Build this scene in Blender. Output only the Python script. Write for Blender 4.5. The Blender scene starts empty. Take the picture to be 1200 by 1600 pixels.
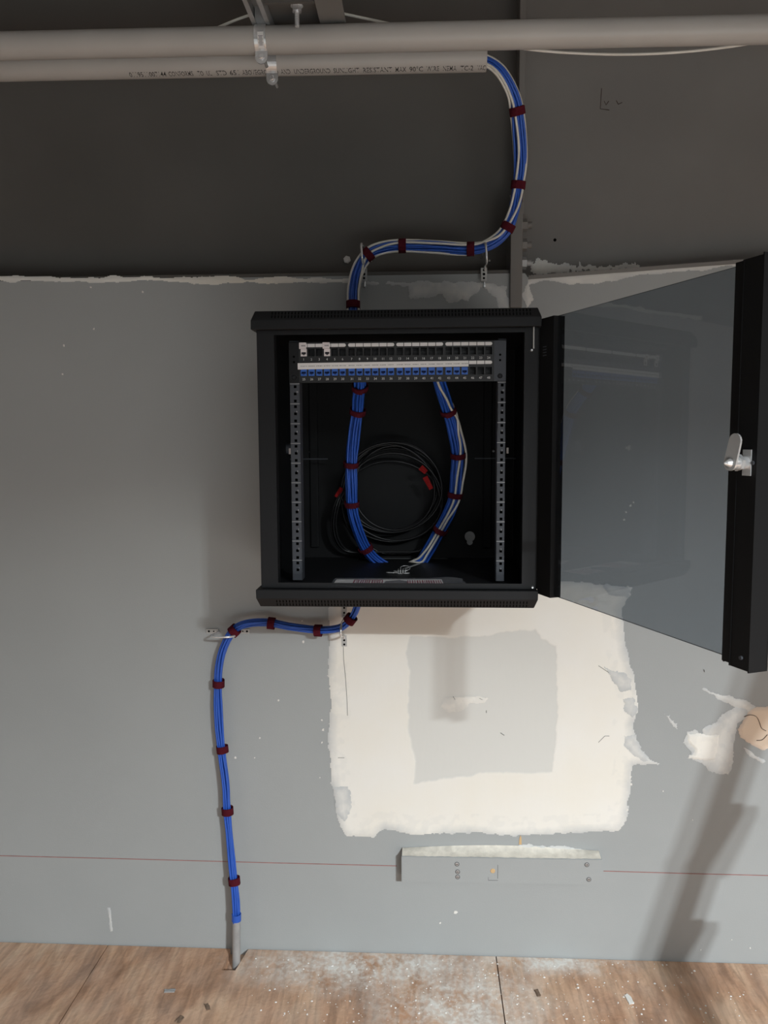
import bpy, bmesh, math, random
import numpy as np
from mathutils import Vector, Matrix

SC = bpy.context.scene
COL = SC.collection
random.seed(7)

# ------------------------------------------------------------------ camera
CAM = np.array([0.0, -2.192, 1.5])
F_PX, YAW, PITCH, ROLL = 1240.0, -0.05195, -0.09288, -0.00473
cy, sy, cp, sp = math.cos(YAW), math.sin(YAW), math.cos(PITCH), math.sin(PITCH)
fw = np.array([sy*cp, cy*cp, sp]); r0 = np.array([cy, -sy, 0.0]); u0 = np.cross(r0, fw)
rt = math.cos(ROLL)*r0 + math.sin(ROLL)*u0
up = -math.sin(ROLL)*r0 + math.cos(ROLL)*u0
cd = bpy.data.cameras.new('camera'); cam = bpy.data.objects.new('camera', cd); COL.objects.link(cam)
cd.sensor_fit = 'VERTICAL'; cd.sensor_height = 24.0; cd.lens = 24.0*F_PX/1600.0; cd.clip_start = 0.05
cam.matrix_world = Matrix(((rt[0], up[0], -fw[0], CAM[0]), (rt[1], up[1], -fw[1], CAM[1]),
                           (rt[2], up[2], -fw[2], CAM[2]), (0, 0, 0, 1)))
SC.camera = cam

# ------------------------------------------------------------------ world, lights, exposure
SC.view_settings.view_transform = 'Standard'
SC.view_settings.look = 'None'
SC.view_settings.gamma = 1.0
SC.view_settings.use_curve_mapping = False
SC.view_settings.exposure = -0.14
wd = bpy.data.worlds.new('world'); SC.world = wd; wd.use_nodes = True
wd.node_tree.nodes['Background'].inputs[0].default_value = (1.0, 0.98, 0.94, 1)
wd.node_tree.nodes['Background'].inputs[1].default_value = 0.058

def ceiling_or_fill_lamp(x, y, z, sx, sy_, power, col, spread):
    l = bpy.data.lights.new('ceiling_or_fill_lamp', 'AREA'); l.shape = 'RECTANGLE'; l.size = sx; l.size_y = sy_
    l.energy = power; l.color = col; l.spread = math.radians(spread)
    o = bpy.data.objects.new('ceiling_or_fill_lamp', l); COL.objects.link(o); o.location = (x, y, z)
    return o
ceiling_or_fill_lamp(1.90, -4.6, 2.75, 0.10, 0.10, 360, (0.90, 0.97, 1.0), 152)      # two louvred spots behind the viewer's right
ceiling_or_fill_lamp(2.09, -4.65, 2.75, 0.10, 0.10, 360, (0.90, 0.97, 1.0), 152)
ceiling_or_fill_lamp(1.4, -4.8, 2.85, 2.6, 1.4, 150, (0.92, 0.97, 1.0), 161)         # a broad louvred panel
ceiling_or_fill_lamp(-2.6, -3.2, 2.75, 0.5, 0.2, 12, (1.0, 0.97, 0.92), 160)         # a weaker one far to the left
ceiling_or_fill_lamp(4.6, -2.6, 2.70, 0.8, 0.8, 30, (1.0, 0.96, 0.90), 178)          # unseen fill added to brighten pipes and web towards the right

# ------------------------------------------------------------------ helpers
def ray(px, py):
    return (px-600)/F_PX*rt - (py-800)/F_PX*up + fw
def at(px, py, Y=0.0):
    d = ray(px, py); k = (Y-CAM[1])/d[1]
    return Vector(CAM + d*k)
def on_floor(px, py, z=0.0):
    d = ray(px, py); k = (z-CAM[2])/d[2]
    return Vector(CAM + d*k)

def mat(name, col, rough=0.6, metal=0.0, var=0.0, vscale=8.0, bump=0.0, bscale=60.0, spec=0.5, stretch=None):
    m = bpy.data.materials.new(name); m.use_nodes = True
    nt = m.node_tree; b = nt.nodes['Principled BSDF']
    b.inputs['Base Color'].default_value = (*col, 1); b.inputs['Roughness'].default_value = rough
    b.inputs['Metallic'].default_value = metal; b.inputs['Specular IOR Level'].default_value = spec
    tc = nt.nodes.new('ShaderNodeTexCoord'); co = tc.outputs['Object']
    if stretch:
        mp = nt.nodes.new('ShaderNodeMapping'); mp.inputs['Scale'].default_value = stretch
        nt.links.new(co, mp.inputs[0]); co = mp.outputs[0]
    if var > 0:
        n = nt.nodes.new('ShaderNodeTexNoise'); n.inputs['Scale'].default_value = vscale; n.inputs['Detail'].default_value = 5
        nt.links.new(co, n.inputs['Vector'])
        r = nt.nodes.new('ShaderNodeMapRange'); r.inputs[1].default_value = .3; r.inputs[2].default_value = .7
        r.inputs[3].default_value = 1-var; r.inputs[4].default_value = 1+var
        nt.links.new(n.outputs['Fac'], r.inputs[0])
        mx = nt.nodes.new('ShaderNodeVectorMath'); mx.operation = 'SCALE'; mx.inputs[0].default_value = col
        nt.links.new(r.outputs[0], mx.inputs['Scale']); nt.links.new(mx.outputs[0], b.inputs['Base Color'])
    if bump > 0:
        n2 = nt.nodes.new('ShaderNodeTexNoise'); n2.inputs['Scale'].default_value = bscale; n2.inputs['Detail'].default_value = 3
        nt.links.new(co, n2.inputs['Vector'])
        bp = nt.nodes.new('ShaderNodeBump'); bp.inputs['Strength'].default_value = bump; bp.inputs['Distance'].default_value = .002
        nt.links.new(n2.outputs['Fac'], bp.inputs['Height']); nt.links.new(bp.outputs[0], b.inputs['Normal'])
    return m

def obj(name, data, m=None, parent=None):
    o = bpy.data.objects.new(name, data); COL.objects.link(o)
    if m is not None:
        for x in (m if isinstance(m, (list, tuple)) else [m]): data.materials.append(x)
    if parent is not None:
        o.parent = parent
    return o
def thing(name, label, cat, loc=(0, 0, 0), group=None):
    o = bpy.data.objects.new(name, None); COL.objects.link(o); o.empty_display_size = .05
    o.location = loc; o['label'] = label; o['category'] = cat
    if group: o['group'] = group
    return o
def tag(o, label, cat, group=None):
    o['label'] = label; o['category'] = cat
    if group: o['group'] = group
    return o
def struct(o, label=None):
    o['kind'] = 'structure'
    if label: o['label'] = label
    return o

class MB:
    """collects shapes in WORLD coordinates; build() links one mesh object, origin at its parent"""
    def __init__(s): s.v = []; s.f = []; s.mi = []; s.sm = []
    def add(s, vs, fs, mi=0, smooth=False):
        b = len(s.v); s.v += [tuple(x) for x in vs]
        for q in fs: s.f.append([i+b for i in q]); s.mi.append(mi); s.sm.append(smooth)
    def box(s, x0, x1, y0, y1, z0, z1, mi=0, bev=0.0, M=None):
        bm = bmesh.new(); bmesh.ops.create_cube(bm, size=1)
        bmesh.ops.scale(bm, vec=(x1-x0, y1-y0, z1-z0), verts=bm.verts)
        bmesh.ops.translate(bm, vec=((x0+x1)/2, (y0+y1)/2, (z0+z1)/2), verts=bm.verts)
        if bev > 0: bmesh.ops.bevel(bm, geom=bm.edges[:], offset=bev, segments=2, affect='EDGES', profile=.5)
        s.bm(bm, mi, M)
    def bm(s, bm, mi=0, M=None, smooth=False):
        bm.verts.index_update()
        vs = [(M @ v.co) if M is not None else v.co.copy() for v in bm.verts]
        s.add(vs, [[v.index for v in f.verts] for f in bm.faces], mi, smooth); bm.free()
    def cyl(s, p0, p1, r, n=16, r1=None, cap=True, mi=0, smooth=True):
        p0 = Vector(p0); p1 = Vector(p1); r1 = r if r1 is None else r1
        t = (p1-p0).normalized(); a = t.orthogonal().normalized(); b = t.cross(a)
        vs = []
        for p, rr in ((p0, r), (p1, r1)):
            for k in range(n):
                g = 2*math.pi*k/n; vs.append(p + a*(rr*math.cos(g)) + b*(rr*math.sin(g)))
        s.add(vs, [[k, (k+1) % n, n+(k+1) % n, n+k] for k in range(n)], mi, smooth)
        if cap:
            s.add(vs[:n], [list(range(n))[::-1]], mi); s.add(vs[n:], [list(range(n))], mi)
    def tube(s, pts, r, n=6, mi=0, cap=True):
        P = [Vector(p) for p in pts]; N = len(P); rings = []
        t = (P[1]-P[0]).normalized(); a = t.orthogonal().normalized()
        for i in range(N):
            t = (P[min(i+1, N-1)]-P[max(i-1, 0)]).normalized()
            a = (a - t*a.dot(t)).normalized(); b = t.cross(a)
            rings += [P[i]+a*(r*math.cos(2*math.pi*k/n))+b*(r*math.sin(2*math.pi*k/n)) for k in range(n)]
        fs = [[i*n+k, i*n+(k+1) % n, (i+1)*n+(k+1) % n, (i+1)*n+k] for i in range(N-1) for k in range(n)]
        s.add(rings, fs, mi, True)
        if cap: s.add(rings[:n], [list(range(n))[::-1]], mi); s.add(rings[-n:], [list(range(n))], mi)
    def prism(s, poly, d, mi=0):
        """poly: world points of a flat outline, d: extrusion vector"""
        n = len(poly); d = Vector(d); P = [Vector(p) for p in poly]; Q = [p+d for p in P]
        s.add(P+Q, [list(range(n)), list(range(n, 2*n))[::-1]] + [[k, n+k, n+(k+1) % n, (k+1) % n] for k in range(n)], mi)
    def build(s, name, m, parent=None, normals=True):
        me = bpy.data.meshes.new(name)
        off = parent_origin(parent)
        me.from_pydata([(x[0]-off[0], x[1]-off[1], x[2]-off[2]) for x in s.v], [], s.f)
        me.polygons.foreach_set('material_index', s.mi); me.polygons.foreach_set('use_smooth', s.sm)
        if normals:
            bm = bmesh.new(); bm.from_mesh(me); bmesh.ops.recalc_face_normals(bm, faces=bm.faces[:]); bm.to_mesh(me); bm.free()
        me.update()
        return obj(name, me, m, parent)
def parent_origin(p):
    o = Vector((0, 0, 0))
    while p is not None: o += p.location; p = p.parent
    return o
def solo(mb, name, m, label, cat, group=None):
    """a thing that is one mesh, its origin at its own base"""
    vs = np.array(mb.v); c = Vector(((vs[:, 0].min()+vs[:, 0].max())/2, (vs[:, 1].min()+vs[:, 1].max())/2, vs[:, 2].min()))
    o = mb.build(name, m); o.data.transform(Matrix.Translation(-c)); o.location = c
    return tag(o, label, cat, group)

def spline(pts, n):
    P = [Vector(p) for p in pts]; P = [2*P[0]-P[1]] + P + [2*P[-1]-P[-2]]
    out = []
    segs = len(P)-3
    for i in range(n):
        u = i/(n-1)*segs; k = min(int(u), segs-1); t = u-k
        a, b, c, d = P[k:k+4]
        out.append(.5*((2*b)+(c-a)*t+(2*a-5*b+4*c-d)*t*t+(3*b-a-3*c+d)*t**3))
    # even spacing
    L = [0]
    for i in range(1, n): L.append(L[-1]+(out[i]-out[i-1]).length)
    res = []; j = 0
    for i in range(n):
        w = L[-1]*i/(n-1)
        while j < n-2 and L[j+1] < w: j += 1
        f = (w-L[j])/max(L[j+1]-L[j], 1e-9); res.append(out[j].lerp(out[j+1], min(max(f, 0), 1)))
    return res

def vnoise(x, y, seed=0):
    def h(i, j):
        n = np.sin(i*127.1+j*311.7+seed*74.7)*43758.5453
        return n-np.floor(n)
    i = np.floor(x); j = np.floor(y); fx = x-i; fy = y-j
    fx = fx*fx*(3-2*fx); fy = fy*fy*(3-2*fy)
    return (h(i, j)*(1-fx)+h(i+1, j)*fx)*(1-fy)+(h(i, j+1)*(1-fx)+h(i+1, j+1)*fx)*fy
def fbm(x, y, seed=0, o=4):
    s = 0; a = .5
    for k in range(o): s = s+a*(vnoise(x, y, seed+k)-.5); x = x*2.03; y = y*2.03; a *= .5
    return s
def sdf(X, Z, poly):
    """signed distance to polygon, positive inside"""
    d = np.full(X.shape, 1e9); ins = np.zeros(X.shape, bool); n = len(poly)
    for i in range(n):
        ax, az = poly[i]; bx, bz = poly[(i+1) % n]
        ex, ez = bx-ax, bz-az; wx, wz = X-ax, Z-az
        t = np.clip((wx*ex+wz*ez)/(ex*ex+ez*ez+1e-12), 0, 1)
        d = np.minimum(d, np.hypot(wx-ex*t, wz-ez*t))
        c = ((az > Z) != (bz > Z)) & (X < (bx-ax)*(Z-az)/(bz-az+1e-12)+ax)
        ins ^= c
    return np.where(ins, d, -d)
def wpoly(px, Y=0.0):
    return [(p.x, p.z) for p in (at(x, y, Y) for x, y in px)]

def smear(name, outline, m, parent, step=.003, edge=.012, thick=.0015, inner=None, Y0=0.0, nscale=60.0, feather=.03,
          aniso=(1, 1), seed=1, thin=.35):
    """trowelled compound: a thin skin with a ragged rim. attribute cov: R inner area, G how thin it is"""
    poly = wpoly(outline, Y0); xs = [p[0] for p in poly]; zs = [p[1] for p in poly]
    x0, x1, z0, z1 = min(xs)-.03, max(xs)+.03, min(zs)-.03, max(zs)+.03
    nx, nz = int((x1-x0)/step)+1, int((z1-z0)/step)+1
    X, Z = np.meshgrid(x0+np.arange(nx)*step, z0+np.arange(nz)*step)
    n = fbm(X*nscale*aniso[0], Z*nscale*aniso[1], seed)
    s = sdf(X, Z, poly)+n*edge*2
    keep = s > 0
    big = fbm(X*9*aniso[0], Z*9*aniso[1], seed+9)
    g = np.clip(1-s/feather, 0, 1)*np.clip(.35+2.2*big+thin*1.2, 0, 1)
    g = np.clip(g*.8+np.clip(n, -.1, .1)*(s < feather*2), 0, 1)
    rI = np.zeros(X.shape)
    if inner:
        si = sdf(X, Z, wpoly(inner, Y0))+fbm(X*45, Z*45, seed+3)*.012
        rI = np.clip(si/.004+.5, 0, 1)
    h = np.clip(s/.01, 0, 1)*thick*(1-.6*rI)+.0002*n*np.clip(s/.01, 0, 1)
    idx = -np.ones(X.shape, int)
    q = keep[:-1, :-1] & keep[1:, :-1] & keep[:-1, 1:] & keep[1:, 1:]
    used = np.zeros(X.shape, bool)
    used[:-1, :-1] |= q; used[1:, :-1] |= q; used[:-1, 1:] |= q; used[1:, 1:] |= q
    idx[used] = np.arange(used.sum())
    Yv = Y0-.0006-h
    V = np.stack([X[used], Yv[used], Z[used]], 1)
    a, b, c, d = idx[:-1, :-1][q], idx[:-1, 1:][q], idx[1:, 1:][q], idx[1:, :-1][q]
    off = parent_origin(parent)
    me = bpy.data.meshes.new(name)
    me.from_pydata((V-np.array(off)).tolist(), [], np.stack([a, b, c, d], 1).tolist())
    at_ = me.color_attributes.new('cov', 'FLOAT_COLOR', 'POINT')
    cov = np.zeros((len(V), 4), np.float32); cov[:, 0] = rI[used]; cov[:, 1] = g[used]; cov[:, 3] = 1
    at_.data.foreach_set('color', cov.ravel())
    me.polygons.foreach_set('use_smooth', [True]*len(me.polygons)); me.update()
    return obj(name, me, m, parent)

_font_cache = {}
def text_shape(txt):
    """flat glyph outline triangles of a word, as (verts, faces) with x from 0 to 1 and height in units of x"""
    if txt in _font_cache: return _font_cache[txt]
    c = bpy.data.curves.new('txt', 'FONT'); c.body = txt; c.resolution_u = 2; c.size = 1; c.offset = .005
    o = bpy.data.objects.new('txt', c); COL.objects.link(o)
    dg = bpy.context.evaluated_depsgraph_get(); me = bpy.data.meshes.new_from_object(o.evaluated_get(dg))
    v = np.array([x.co[:] for x in me.vertices]); f = [list(p.vertices) for p in me.polygons]
    bpy.data.objects.remove(o); bpy.data.curves.remove(c); bpy.data.meshes.remove(me)
    _font_cache[txt] = (v, f); return v, f

# ------------------------------------------------------------------ materials
GREY = (0.37, 0.385, 0.385)
def wall_material():
    m = mat('grey_wall_paint', GREY, .62, var=.035, vscale=2.2, bump=.12, bscale=240, spec=.3); return m
M_wall = wall_material()
def compound_material(name, white, paper, under):
    m = bpy.data.materials.new(name); m.use_nodes = True; nt = m.node_tree; b = nt.nodes['Principled BSDF']
    b.inputs['Roughness'].default_value = .8; b.inputs['Specular IOR Level'].default_value = .2
    a = nt.nodes.new('ShaderNodeVertexColor'); a.layer_name = 'cov'
    s = nt.nodes.new('ShaderNodeSeparateColor'); nt.links.new(a.outputs['Color'], s.inputs[0])
    tc = nt.nodes.new('ShaderNodeTexCoord')
    n = nt.nodes.new('ShaderNodeTexNoise'); n.inputs['Scale'].default_value = 5; n.inputs['Detail'].default_value = 4
    nt.links.new(tc.outputs['Object'], n.inputs['Vector'])
    c0 = nt.nodes.new('ShaderNodeMix'); c0.data_type = 'RGBA'
    c0.inputs[6].default_value = (*white, 1); c0.inputs[7].default_value = (white[0]*.97, white[1]*.92, white[2]*.82, 1)
    nt.links.new(n.outputs['Fac'], c0.inputs[0])
    c1 = nt.nodes.new('ShaderNodeMix'); c1.data_type = 'RGBA'; c1.inputs[7].default_value = (*paper, 1)
    nt.links.new(s.outputs[0], c1.inputs[0]); nt.links.new(c0.outputs[2], c1.inputs[6])
    c2 = nt.nodes.new('ShaderNodeMix'); c2.data_type = 'RGBA'; c2.inputs[7].default_value = (*under, 1)
    nt.links.new(s.outputs[1], c2.inputs[0]); nt.links.new(c1.outputs[2], c2.inputs[6])
    nt.links.new(c2.outputs[2], b.inputs['Base Color'])
    n2 = nt.nodes.new('ShaderNodeTexNoise'); n2.inputs['Scale'].default_value = 70; n2.inputs['Detail'].default_value = 4
    mp = nt.nodes.new('ShaderNodeMapping'); mp.inputs['Scale'].default_value = (1, 1, .25)
    nt.links.new(tc.outputs['Object'], mp.inputs[0]); nt.links.new(mp.outputs[0], n2.inputs['Vector'])
    bp = nt.nodes.new('ShaderNodeBump'); bp.inputs['Strength'].default_value = .15; bp.inputs['Distance'].default_value = .002
    nt.links.new(n2.outputs['Fac'], bp.inputs['Height']); nt.links.new(bp.outputs[0], b.inputs['Normal'])
    return m
M_mud = compound_material('joint_compound', (.87, .865, .845), (.71, .705, .67), (.50, .52, .53))
M_tan = compound_material('bare_plaster', (.84, .71, .60), (.78, .64, .53), (.66, .58, .52))
M_beam = mat('dark_grey_steel_paint', (.115, .108, .10), .6, var=.08, vscale=3, bump=.1, bscale=90, spec=.35)
M_beam2 = mat('grey_or_lit_steel_paint', (.20, .19, .18), .6, var=.08, vscale=3, bump=.1, bscale=90, spec=.35)  # lighter tone: the extra light on the right web put into the paint
M_rust = mat('rust_mark', (.07, .05, .04), .9)
M_pvc = mat('grey_conduit_plastic', (.46, .435, .41), .45, var=.05, vscale=6, bump=.03, bscale=40)
M_ink = mat('black_print', (.03, .028, .026), .8)
M_zinc = mat('zinc_plated_steel', (.80, .81, .82), .27, .62, var=.08, vscale=25, bump=.05)
M_galv = mat('galvanised_steel', (.40, .40, .40), .45, .3, var=.12, vscale=30)
M_ply = None
M_black = mat('black_powder_coat', (.0085, .0088, .0095), .55, bump=.08, bscale=900, spec=.2)
M_black2 = mat('black_satin_frame', (.0125, .013, .0145), .5, bump=.08, bscale=900, spec=.22)
M_panel = mat('panel_black', (.012, .012, .013), .45)
M_rail = mat('rail_grey_coat', (.058, .063, .074), .5, 0, spec=.3)
M_hole = mat('dark_void', (.004, .004, .004), .9, spec=0)
M_blue = mat('blue_cable_jacket', (.025, .105, .50), .42, var=.08, vscale=20)
M_white = mat('white_cable_jacket', (.74, .71, .65), .45, var=.05, vscale=20)
M_velcro = mat('maroon_hook_loop', (.085, .010, .018), .95, bump=.6, bscale=500, spec=.1)
M_red = mat('red_hook_loop', (.27, .014, .014), .9, bump=.6, bscale=500, spec=.1)
M_cord = mat('black_cord_jacket', (.012, .012, .013), .38)
M_bluejack = mat('blue_jack_plastic', (.035, .13, .50), .4)
M_bluedk = mat('blue_jack_cavity_shade', (.008, .03, .16), .6)  # darker copy of the jack blue, cavity shade put into the colour
M_whitejack = mat('white_jack_plastic', (.74, .68, .68), .5)
M_label = mat('white_label_paper', (.76, .74, .73), .8)
M_maroonprint = mat('maroon_print', (.30, .06, .09), .8)
M_greyprint = mat('grey_print', (.12, .11, .12), .8)
M_wood = mat('raw_wood', (.62, .42, .22), .8)
M_chip = mat('plaster_chip', (.78, .76, .72), .9)
M_chalk = mat('red_chalk', (.34, .17, .155), .9, var=.2, vscale=30, spec=.1)
M_crack = mat('dark_crack', (.13, .13, .13), .9)
M_ladder = mat('ladder_fibreglass', (.55, .22, .05), .5)
M_ceil = mat('ceiling_deck', (.30, .29, .28), .8)

def glass_material():
    m = bpy.data.materials.new('smoked_glass'); m.use_nodes = True; nt = m.node_tree
    nt.nodes.remove(nt.nodes['Principled BSDF'])
    out = nt.nodes['Material Output']
    t = nt.nodes.new('ShaderNodeBsdfTransparent'); t.inputs[0].default_value = (.62, .65, .68, 1)
    g = nt.nodes.new('ShaderNodeBsdfGlossy'); g.inputs['Roughness'].default_value = .01; g.inputs[0].default_value = (1, 1, 1, 1)
    lw = nt.nodes.new('ShaderNodeLayerWeight'); lw.inputs[0].default_value = .5       # Schlick on the facing angle, the same from both sides of the pane
    pw5 = nt.nodes.new('ShaderNodeMath'); pw5.operation = 'POWER'; pw5.inputs[1].default_value = 5; nt.links.new(lw.outputs['Facing'], pw5.inputs[0])
    fr = nt.nodes.new('ShaderNodeMath'); fr.operation = 'MULTIPLY_ADD'; fr.inputs[1].default_value = .955; fr.inputs[2].default_value = .045; nt.links.new(pw5.outputs[0], fr.inputs[0])
    mx = nt.nodes.new('ShaderNodeMixShader'); nt.links.new(fr.outputs[0], mx.inputs[0])
    nt.links.new(t.outputs[0], mx.inputs[1]); nt.links.new(g.outputs[0], mx.inputs[2])
    nt.links.new(mx.outputs[0], out.inputs[0]); return m
M_glass = glass_material()
M_glassedge = mat('glass_edge', (.02, .022, .022), .2)
def bag_material():
    m = bpy.data.materials.new('clear_plastic'); m.use_nodes = True; nt = m.node_tree
    b = nt.nodes['Principled BSDF']; b.inputs['Base Color'].default_value = (.8, .82, .88, 1); b.inputs['Roughness'].default_value = .2
    b.inputs['Alpha'].default_value = .22; return m
M_bag = bag_material()
M_dirt = mat('dried_dirt', (.17, .115, .08), .95, var=.3, vscale=200)

def plywood_material():
    m = bpy.data.materials.new('dusty_plywood'); m.use_nodes = True; nt = m.node_tree; b = nt.nodes['Principled BSDF']
    b.inputs['Roughness'].default_value = .7; b.inputs['Specular IOR Level'].default_value = .25
    g = nt.nodes.new('ShaderNodeNewGeometry'); P = g.outputs['Position']
    def noise(scale, mp, det=5, dist=0):
        a = nt.nodes.new('ShaderNodeMapping'); a.inputs['Scale'].default_value = mp; nt.links.new(P, a.inputs[0])
        n = nt.nodes.new('ShaderNodeTexNoise'); n.inputs['Scale'].default_value = scale; n.inputs['Detail'].default_value = det
        n.inputs['Distortion'].default_value = dist; nt.links.new(a.outputs[0], n.inputs['Vector']); return n.outputs['Fac']
    def ramp(fac, stops):
        r = nt.nodes.new('ShaderNodeValToRGB'); nt.links.new(fac, r.inputs[0])
        e = r.color_ramp.elements
        while len(e) < len(stops): e.new(.5)
        for k, (p, c) in enumerate(stops): e[k].position = p; e[k].color = (*c, 1) if len(c) == 3 else c
        return r.outputs[0]
    base = ramp(noise(5, (1.6, .45, 1), 6, 1.2), [(.3, (.34, .19, .115)), (.48, (.53, .315, .20)), (.7, (.67, .455, .31))])
    grain = ramp(noise(42, (1.6, .22, 1), 4, .6), [(.35, (.72, .72, .72)), (.6, (1, 1, 1))])
    mul = nt.nodes.new('ShaderNodeMix'); mul.data_type = 'RGBA'; mul.blend_type = 'MULTIPLY'; mul.inputs[0].default_value = 1
    nt.links.new(base, mul.inputs[6]); nt.links.new(grain, mul.inputs[7])
    # plaster dust trodden on the boards: two drifts and loose specks
    def drift(c, sc, lo, hi):
        a = nt.nodes.new('ShaderNodeVectorMath'); a.operation = 'SUBTRACT'; a.inputs[1].default_value = c; nt.links.new(P, a.inputs[0])
        k = nt.nodes.new('ShaderNodeVectorMath'); k.operation = 'MULTIPLY'; k.inputs[1].default_value = sc; nt.links.new(a.outputs[0], k.inputs[0])
        l = nt.nodes.new('ShaderNodeVectorMath'); l.operation = 'LENGTH'; nt.links.new(k.outputs[0], l.inputs[0])
        r = nt.nodes.new('ShaderNodeMapRange'); r.inputs[1].default_value = hi; r.inputs[2].default_value = lo; r.clamp = True
        nt.links.new(l.outputs['Value'], r.inputs[0]); return r.outputs[0]
    d1 = drift((-.17, -.06, 0), (2.6, 8, 0), .25, 1.2); d2 = drift((.08, -.20, 0), (3.6, 4.5, 0), .1, 1.1); d3 = drift((.36, -.02, 0), (3.5, 14, 0), .1, 1.0)
    def mx(a, b2, op):
        n = nt.nodes.new('ShaderNodeMath'); n.operation = op; nt.links.new(a, n.inputs[0])
        if isinstance(b2, (int, float)): n.inputs[1].default_value = b2
        else: nt.links.new(b2, n.inputs[1])
        return n.outputs[0]
    dd = mx(mx(d1, d2, 'MAXIMUM'), d3, 'MAXIMUM')
    sp = ramp(noise(75, (1, .8, 1), 3), [(.42, (0, 0, 0)), (.62, (1, 1, 1))])
    sp2 = ramp(noise(9, (1, 1, 1), 5), [(.35, (0, 0, 0)), (.65, (1, 1, 1))])
    bw = nt.nodes.new('ShaderNodeRGBToBW'); nt.links.new(sp, bw.inputs[0])
    bw2 = nt.nodes.new('ShaderNodeRGBToBW'); nt.links.new(sp2, bw2.inputs[0])
    tex = mx(mx(bw.outputs[0], .35, 'MULTIPLY'), mx(bw2.outputs[0], .65, 'MULTIPLY'), 'ADD')
    f1 = mx(mx(dd, tex, 'MULTIPLY'), 1.35, 'MULTIPLY')
    haze = mx(bw2.outputs[0], .10, 'MULTIPLY')
    f = mx(mx(f1, .95, 'MULTIPLY'), haze, 'ADD')
    fin = nt.nodes.new('ShaderNodeMix'); fin.data_type = 'RGBA'; fin.clamp_factor = True; fin.inputs[7].default_value = (.76, .73, .68, 1)
    nt.links.new(f, fin.inputs[0]); nt.links.new(mul.outputs[2], fin.inputs[6])
    nt.links.new(fin.outputs[2], b.inputs['Base Color'])
    bp = nt.nodes.new('ShaderNodeBump'); bp.inputs['Strength'].default_value = .25; bp.inputs['Distance'].default_value = .002
    nt.links.new(bw.outputs[0], bp.inputs['Height']); nt.links.new(bp.outputs[0], b.inputs['Normal'])
    return m
M_ply = plywood_material()

# ------------------------------------------------------------------ the room
WALL_TOP = 1.938; YW = .10
wa, wb = at(826, 434, 0), at(1240, 403, 0); sl = (wb.z-wa.z)/(wb.x-wa.x)
mb = MB(); mb.prism([(-3.2, 0, -.02), (3.2, 0, -.02), (3.2, 0, wa.z+sl*(1.3-wa.x)-.003), (1.3, 0, wa.z+sl*(1.3-wa.x)-.003), (wa.x, 0, wa.z-.003), (wa.x-.01, 0, WALL_TOP), (-3.2, 0, WALL_TOP)], (0, .09, 0))
wall = struct(mb.build('wall_back', M_wall), 'grey painted wall with white plaster patches below the steel girder')
mb = MB(); mb.box(-3.2, 3.2, -7.5, .3, 3.0, 3.1); struct(mb.build('ceiling', M_ceil), 'dim deck ceiling')

mb = MB(); mb.box(-3.2, 3.2, -7.5, .09, -.06, -.02)
floor = struct(mb.build('floor', M_ply), 'dusty plywood subfloor')
def ply(name, poly):
    m = MB(); m.prism([(x, y, -.019) for x, y in poly], (0, 0, .019)); return m.build(name, M_ply, floor)
G = .0016
S1, S2 = -.943, .206
SX0, SX1, SY = -.578, -.533, -.098     # the notch cut for the conduit
ply('plywood_panel', [(-3.2, -2.44), (S1-G, -2.44), (S1-G, -.004), (-3.2, -.004)])
ply('plywood_panel', [(S1+G, -2.44), (S2-G, -2.44), (S2-G, -.004), (SX1+.012, -.004), (SX1-.004, SY), (SX0+.002, SY), (SX0+.004, -.004), (S1+G, -.004)])
ply('plywood_panel', [(S2+G, -2.44), (1.45-G, -2.44), (1.45-G, -.004), (S2+G, -.004)])
ply('plywood_panel', [(1.45+G, -2.44), (3.2, -2.44), (3.2, -.004), (1.45+G, -.004)])
mb = MB(); mb.box(-3.2, 3.2, -7.5, -2.443, -.019, 0); mb.build('unseen_grey_floor', M_ceil, floor)  # unseen rear floor, made grey to cut the warm light bounce

# plaster patch and smears on the wall
patch = smear('compound_patch',
    [(514, 935), (522, 912), (600, 906), (700, 906), (860, 905), (900, 907), (940, 911), (988, 917), (986, 930), (972, 950), (976, 985), (978, 1005), (988, 1050), (996, 1080), (1000, 1110),
     (990, 1130), (997, 1165), (1012, 1182), (1035, 1195), (990, 1197), (985, 1240), (980, 1285), (968, 1300), (900, 1302), (800, 1307), (745, 1301), (690, 1303), (645, 1305), (602, 1296), (584, 1308), (541, 1308),
     (529, 1290), (521, 1240), (514, 1200), (512, 1150), (517, 1100), (511, 1050), (513, 1000)], M_mud, wall, edge=.0075, nscale=55, feather=.03, seed=4,
    inner=[(640, 992), (700, 996), (765, 992), (790, 985), (836, 984), (846, 998), (868, 1010), (871, 1100), (868, 1150), (863, 1206), (800, 1208), (760, 1208), (700, 1216), (646, 1224), (650, 1190), (640, 1150), (636, 1100), (641, 1050), (634, 1020)])
patch['label'] = 'large white joint compound square with a bare grey middle'
s = smear('compound_patch', [(1066, 1160), (1072, 1143), (1085, 1138), (1097, 1146), (1095, 1138), (1120, 1128), (1126, 1116), (1148, 1104), (1165, 1106), (1172, 1120), (1153, 1130), (1147, 1160), (1147, 1190), (1138, 1212), (1106, 1204), (1096, 1192), (1072, 1185), (1082, 1176)],
    M_mud, wall, step=.002, edge=.006, nscale=70, feather=.07, seed=21, thin=1.1); s['label'] = 'translucent smear of compound around a plaster dab'
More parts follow.
